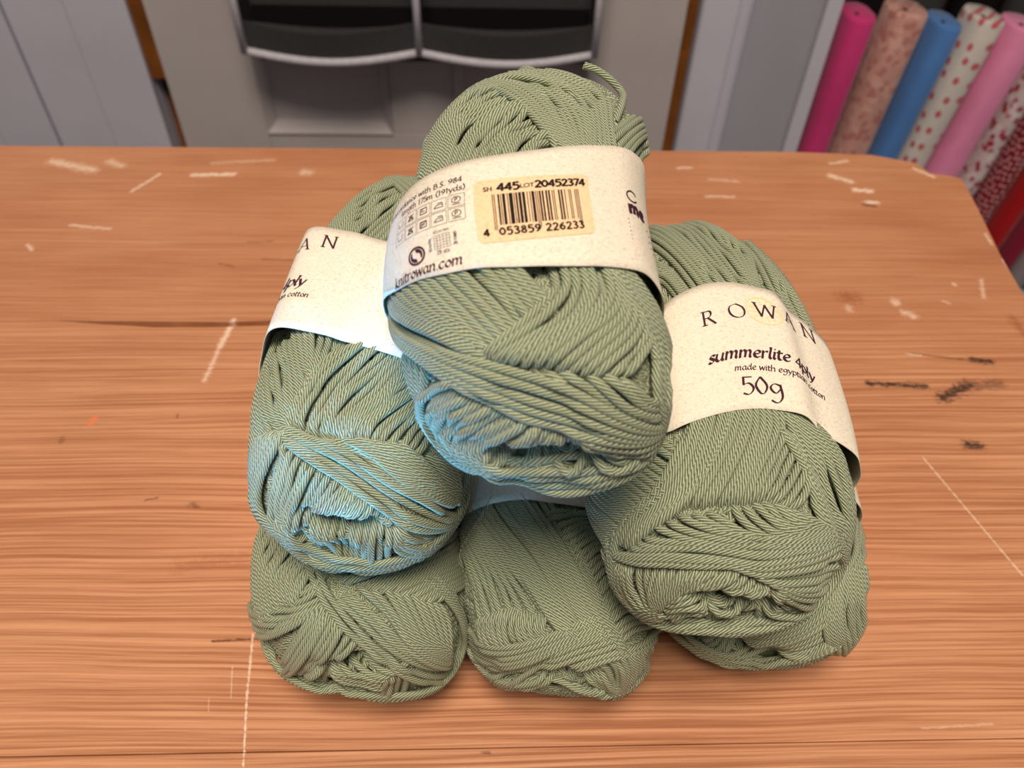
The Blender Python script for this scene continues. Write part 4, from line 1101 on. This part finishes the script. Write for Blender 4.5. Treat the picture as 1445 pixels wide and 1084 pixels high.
def back_print(B):
    st = []                                                # sticker with rounded corners
    B.patch('price_sticker', -11.6, 13.6, -11.6, 8.5, 'sticker', 0.12)
    ink = text_quads('SH', -9.6, 4.3, 1.0, 0.13, mono=True) + text_quads('445', -6.6, 4.1, 1.75, 0.16, mono=True)
    ink += text_quads('LOT', -1.75, 4.6, 0.9, 0.12, mono=True, track=-0.03) + text_quads('20452374', 1.3, 4.3, 1.65, 0.16, mono=True, track=-0.02)
    ink += text_quads('4', -10.2, -9.8, 1.35, 0.17, mono=True) + text_quads('053859', -7.0, -9.8, 1.45, 0.15, mono=True, track=0.12)
    ink += text_quads('226233', 2.5, -9.8, 1.45, 0.15, mono=True, track=0.12)
    bits = ean13('4053859226233'); w = 18.6 / 95; u0 = -7.8; i = 0
    while i < 95:
        if bits[i] == '1':
            j = i
            while j < 95 and bits[j] == '1': j += 1
            guard = i < 3 or i >= 92 or 45 <= i < 50
            ink += rect_q(u0 + i * w, -8.4 if guard else -6.9, u0 + j * w, 3.0)
            i = j
        else: i += 1
    B.print_mesh('barcode', ink, 'black_ink', 0.2)
    pl = text_quads('length 175m (191yds)', -13.4, 6.6, 1.3, 0.10, 0.045, align='r')
    pl += text_quads('in accordance with B.S. 984', -14.2, 9.7, 1.3, 0.10, 0.045, align='r')
    for row, vc in enumerate((3.3, -1.3)):
        for k in range(5):
            uc = -15.6 - 4.35 * k; h = 1.95; hv = 2.05
            box_ = [(uc - h, vc - hv), (uc + h, vc - hv), (uc + h, vc + hv), (uc - h, vc + hv), (uc - h, vc - hv)]
            pl += line_q(box_, 0.05)
            if k == 0:                                     # dry clean: P in a circle over a bar
                pl += line_q(arc(uc, vc + 0.25, 1.05, 0, 360, 18), 0.09) + line_q([(uc - 1.0, vc - 1.25), (uc + 1.0, vc - 1.25)], 0.09)
                pl += text_quads('P', uc - 0.42, vc - 0.35, 0.85, 0.1, mono=True)
            elif k == 1:                                   # iron
                pl += line_q([(uc - 1.2, vc - 0.8), (uc + 1.15, vc - 0.8), (uc + 0.95, vc + 0.75), (uc - 0.3, vc + 0.75)], 0.09)
                pl += line_q([(uc - 1.2, vc - 0.8), (uc - 0.6, vc + 0.15), (uc + 0.95, vc + 0.15)], 0.09)
            elif k == 2:                                   # dry flat in shade
                pl += line_q([(uc - 1.0, vc - 0.95), (uc + 1.0, vc - 0.95), (uc + 1.0, vc + 0.95), (uc - 1.0, vc + 0.95), (uc - 1.0, vc - 0.95)], 0.11)
                pl += line_q([(uc - 1.0, vc), (uc, vc + 0.95)], 0.09) + line_q([(uc - 0.6, vc - 0.1), (uc + 0.6, vc - 0.1)], 0.09)
                if row: pl += line_q([(uc - 1.0, vc - 0.8), (uc + 0.9, vc + 0.95)], 0.1)
            elif k == 3:                                   # crossed triangle
                pl += line_q([(uc - 1.0, vc - 0.9), (uc + 1.0, vc - 0.9), (uc, vc + 0.95), (uc - 1.0, vc - 0.9)], 0.1)
                pl += line_q([(uc - 1, vc - 1), (uc + 1, vc + 1)], 0.1) + line_q([(uc - 1, vc + 1), (uc + 1, vc - 1)], 0.1)
            else:                                          # wash tub
                pl += line_q([(uc - 1.1, vc + 0.8), (uc - 0.8, vc - 0.8), (uc + 0.8, vc - 0.8), (uc + 1.1, vc + 0.8)], 0.1)
    cu, cv = -27.0, -10.2                                   # two arrows in a disc
    pl += [[p, q_, r_, s_] for p, q_, r_, s_ in zip(arc(cu, cv, 2.75, 0, 360, 26), arc(cu, cv, 2.75, 0, 360, 26)[1:], arc(cu, cv, 2.2, 0, 360, 26)[1:], arc(cu, cv, 2.2, 0, 360, 26))]
    for s in (1, -1):
        A = arc(cu, cv, 1.95, 100 if s > 0 else 280, -40 if s > 0 else 140, 14); Bq = arc(cu + 0.3 * s, cv - 0.2 * s, 1.0, 100 if s > 0 else 280, -20 if s > 0 else 160, 14)
        pl += [[A[i], A[i + 1], Bq[i + 1], Bq[i]] for i in range(14)]
    for k in range(6):                                     # tension square grid
        pl += line_q([(-21.6 + 0.8 * k, -10.4), (-21.6 + 0.8 * k, -6.4)], 0.045) + line_q([(-21.6, -10.4 + 0.8 * k), (-17.6, -10.4 + 0.8 * k)], 0.045)
    pl += text_quads('10cm/4in', -19.6, -5.7, 0.62, 0.08, 0.04, align='c') + text_quads('28 sts', -19.6, -12.0, 0.75, 0.09, 0.05, align='c')
    pl += text_quads('36 rows', -16.0, -10.6, 0.7, 0.09, 0.05, rot=math.pi / 2) + text_quads('10cm/4in', -22.3, -10.8, 0.62, 0.08, 0.04, rot=math.pi / 2)
    pl += text_quads('knitrowan.com', -15.6, -16.0, 1.85, 0.13, 0.045, 0.7, 0.22, align='r')
    B.print_mesh('printed_lettering', pl, 'plum_ink', 0.13)
    bk = text_quads('me', 24.6, -3.6, 3.0, 0.19, mono=True) + line_q(arc(26.6, 3.0, 2.0, 30, 330, 18), 0.24)
    B.print_mesh('printed_heading', bk, 'plum_ink', 0.13)
    fine = []
    for k in range(6):
        fine += line_q([(23.6, -6.0 - 1.35 * k), (32.5 + (k % 3), -6.0 - 1.35 * k)], 0.13)
    B.print_mesh('small_print', fine, 'plum_ink', 0.12)

class Band:
    NP, NS = 200, 14
    def __init__(self, key, ball, sh, winder):
        near, far, bumps, gap = BANDS[key]
        self.sh = sh; self.ball = ball
        ph = np.linspace(0, 2 * np.pi, self.NP, endpoint=False)
        def f(c):
            if isinstance(c, list):
                x = np.radians([p[0] for p in c] + [360.0]); y = np.array([p[1] for p in c] + [c[0][1]], float)
                return smooth1(np.interp(ph, x, y), 5, True) * 1e-3
            return (c[0] + c[1] * np.cos(ph) + c[2] * np.cos(2 * ph)) * 1e-3
        # edges wander a little as cut paper does on a soft ball
        self.near = f(near) + 0.0003 * np.sin(3 * ph + len(key)); self.far = f(far) + 0.0003 * np.sin(4 * ph + 1.0)
        self.ph = ph
        S = np.linspace(0, 1, self.NS + 1)
        Y = self.near[:, None] * (1 - S) + self.far[:, None] * S
        r = self.radius(np.repeat(ph[:, None], self.NS + 1, 1), Y)
        mx = r.max(1, keepdims=True)
        PP = np.stack([np.broadcast_to((sh.sx * (Y / sh.c) ** 2 + r * np.cos(ph)[:, None]), Y.shape), Y, sh.sz * Y / sh.c + r * np.sin(ph)[:, None]], -1)
        hh = (winder.H[sh.idx(PP.reshape(-1, 3))].reshape(Y.shape) - H0).max(1)       # how far the winding stands proud
        hh = np.max([np.roll(hh, s) for s in range(-4, 5)], axis=0)
        R = 0.75 * r + 0.25 * mx + np.maximum(gap * 0.5e-3, hh + 0.0002)[:, None]
        for (c, wd, amp) in bumps:
            d = (np.degrees(ph) - c + 180) % 360 - 180
            R = R + (amp * 1e-3 * np.exp(-(d / wd) ** 2))[:, None]
        k = np.array([1, 4, 6, 4, 1]) / 16.0
        for _ in range(4):
            R = sum(np.roll(R, s, 0) * kk for s, kk in zip((-2, -1, 0, 1, 2), k))
        self.R = R; self.Y = Y
        # arc length round the middle, zero at the top, positive to the right
        mid = self.point(ph, np.full(self.NP, 0.5))
        seg = np.linalg.norm(np.roll(mid, -1, 0) - mid, axis=1)
        L = np.concatenate([[0], np.cumsum(seg)])
        top = np.interp(np.pi / 2, np.append(ph, 2 * np.pi), L)
        self.Ltab = L; self.top = top
        sheet = mesh_obj('paper_band', np.concatenate([self.grid(0.0), self.grid(-0.00018)]), self.faces(), M['paper'], ball, smooth=True)
        self.sheet = sheet
    def radius(self, ph, Y):
        sh = self.sh; t = Y / sh.c
        lo = np.full(ph.shape, 0.004); hi = np.full(ph.shape, 0.06)
        for _ in range(30):
            m = (lo + hi) / 2
            P = np.stack([sh.sx * t * t + m * np.cos(ph), Y, sh.sz * t + m * np.sin(ph)], -1)
            ins = sh.F(P) < 1
            lo = np.where(ins, m, lo); hi = np.where(ins, hi, m)
        return lo
    def point(self, ph, s, off=0.0):
        ph = np.mod(np.asarray(ph, float), 2 * np.pi)
        x = ph / (2 * np.pi) * self.NP; i = np.floor(x).astype(int) % self.NP; fx = x - np.floor(x); i2 = (i + 1) % self.NP
        y = np.clip(np.asarray(s, float), 0, 1) * self.NS; j = np.minimum(np.floor(y).astype(int), self.NS - 1); fy = y - j
        def bl(A): return ((A[i, j] * (1 - fx) + A[i2, j] * fx) * (1 - fy) + (A[i, j + 1] * (1 - fx) + A[i2, j + 1] * fx) * fy)
        R = bl(self.R) + off; Y = bl(self.Y)
        t = Y / self.sh.c
        return np.stack([self.sh.sx * t * t + R * np.cos(ph), Y, self.sh.sz * t + R * np.sin(ph)], -1)
    def grid(self, off):
        P, S = np.meshgrid(self.ph, np.linspace(0, 1, self.NS + 1), indexing='ij')
        return self.point(P.ravel(), S.ravel(), off)
    def faces(self):
        n, m = self.NP, self.NS + 1; K = n * m; F = []
        for i in range(n):
            a = i * m; b = ((i + 1) % n) * m
            for j in range(m - 1):
                F.append((a + j, a + j + 1, b + j + 1, b + j)[::-1])
                F.append((K + a + j, K + a + j + 1, K + b + j + 1, K + b + j))
            F.append((a, b, K + b, K + a)[::-1]); F.append((a + m - 1, b + m - 1, K + b + m - 1, K + a + m - 1))
        return F
    def uv_point(self, uv, off):
        uv = np.asarray(uv, float) * 1e-3
        tot = self.Ltab[-1]
        l = np.mod(self.top - uv[:, 0], tot)
        ph = np.interp(l, self.Ltab, np.append(self.ph, 2 * np.pi))
        near = np.interp(ph, np.append(self.ph, 2 * np.pi), np.append(self.near, self.near[0]))
        far = np.interp(ph, np.append(self.ph, 2 * np.pi), np.append(self.far, self.far[0]))
        s = ((near + far) / 2 + uv[:, 1] - near) / (far - near)
        return self.point(ph, s, off)
    def print_mesh(self, name, quads, mat, off):
        V = self.uv_point([p for q in quads for p in q], off * 1e-3)
        return mesh_obj(name, V, [(4 * i, 4 * i + 1, 4 * i + 2, 4 * i + 3) for i in range(len(quads))], M[mat], self.sheet)
    def patch(self, name, u0, u1, v0, v1, mat, off, rc=1.3):
        n = 40; V = []; F = []
        us = np.linspace(u0, u1, n + 1)
        for u in us:
            d = min(u - u0, u1 - u); ins = rc - math.sqrt(max(rc * rc - (rc - min(d, rc)) ** 2, 0))
            for j in range(11):
                V.append((u, v0 + ins + (v1 - v0 - 2 * ins) * j / 10))
        P = self.uv_point(V, off * 1e-3)
        F = [(i * 11 + j, (i + 1) * 11 + j, (i + 1) * 11 + j + 1, i * 11 + j + 1) for i in range(n) for j in range(10)]
        return mesh_obj(name, P, F, M[mat], self.sheet, smooth=True)

def make_band(key, ball, sh, winder):
    B = Band(key, ball, sh, winder)
    if key == 'T': back_print(B)
    elif key == 'MR': front_print(B, 0.0)
    elif key == 'ML': front_print(B, -45.0)
    elif key == 'BM': B.print_mesh('printed_lettering', text_quads('R', -11.0, -13.5, 3.7, 0.085, 0.022, 0.45), 'plum_ink', 0.13)

BALLS = {k: build_ball(k) for k in ('BL', 'BM', 'BR', 'ML', 'MR', 'T')}

# loose cut tail at the far end of the top ball
ball, sh, w = BALLS['T']
tail = np.array(TAIL, float) * 1e-3
C = catmull(tail, 40)
Tg = np.gradient(C, axis=0); Tg /= np.linalg.norm(Tg, axis=1, keepdims=True)
tb = Tubes(8)
tb.add(C, np.tile([0.2, 0.3, 1.0], (len(C), 1)), Tg, False, YR * 1.05)
tag(tb.build('loose_tail', M['yarn'], ball), 'short cut end of yarn sticking up')
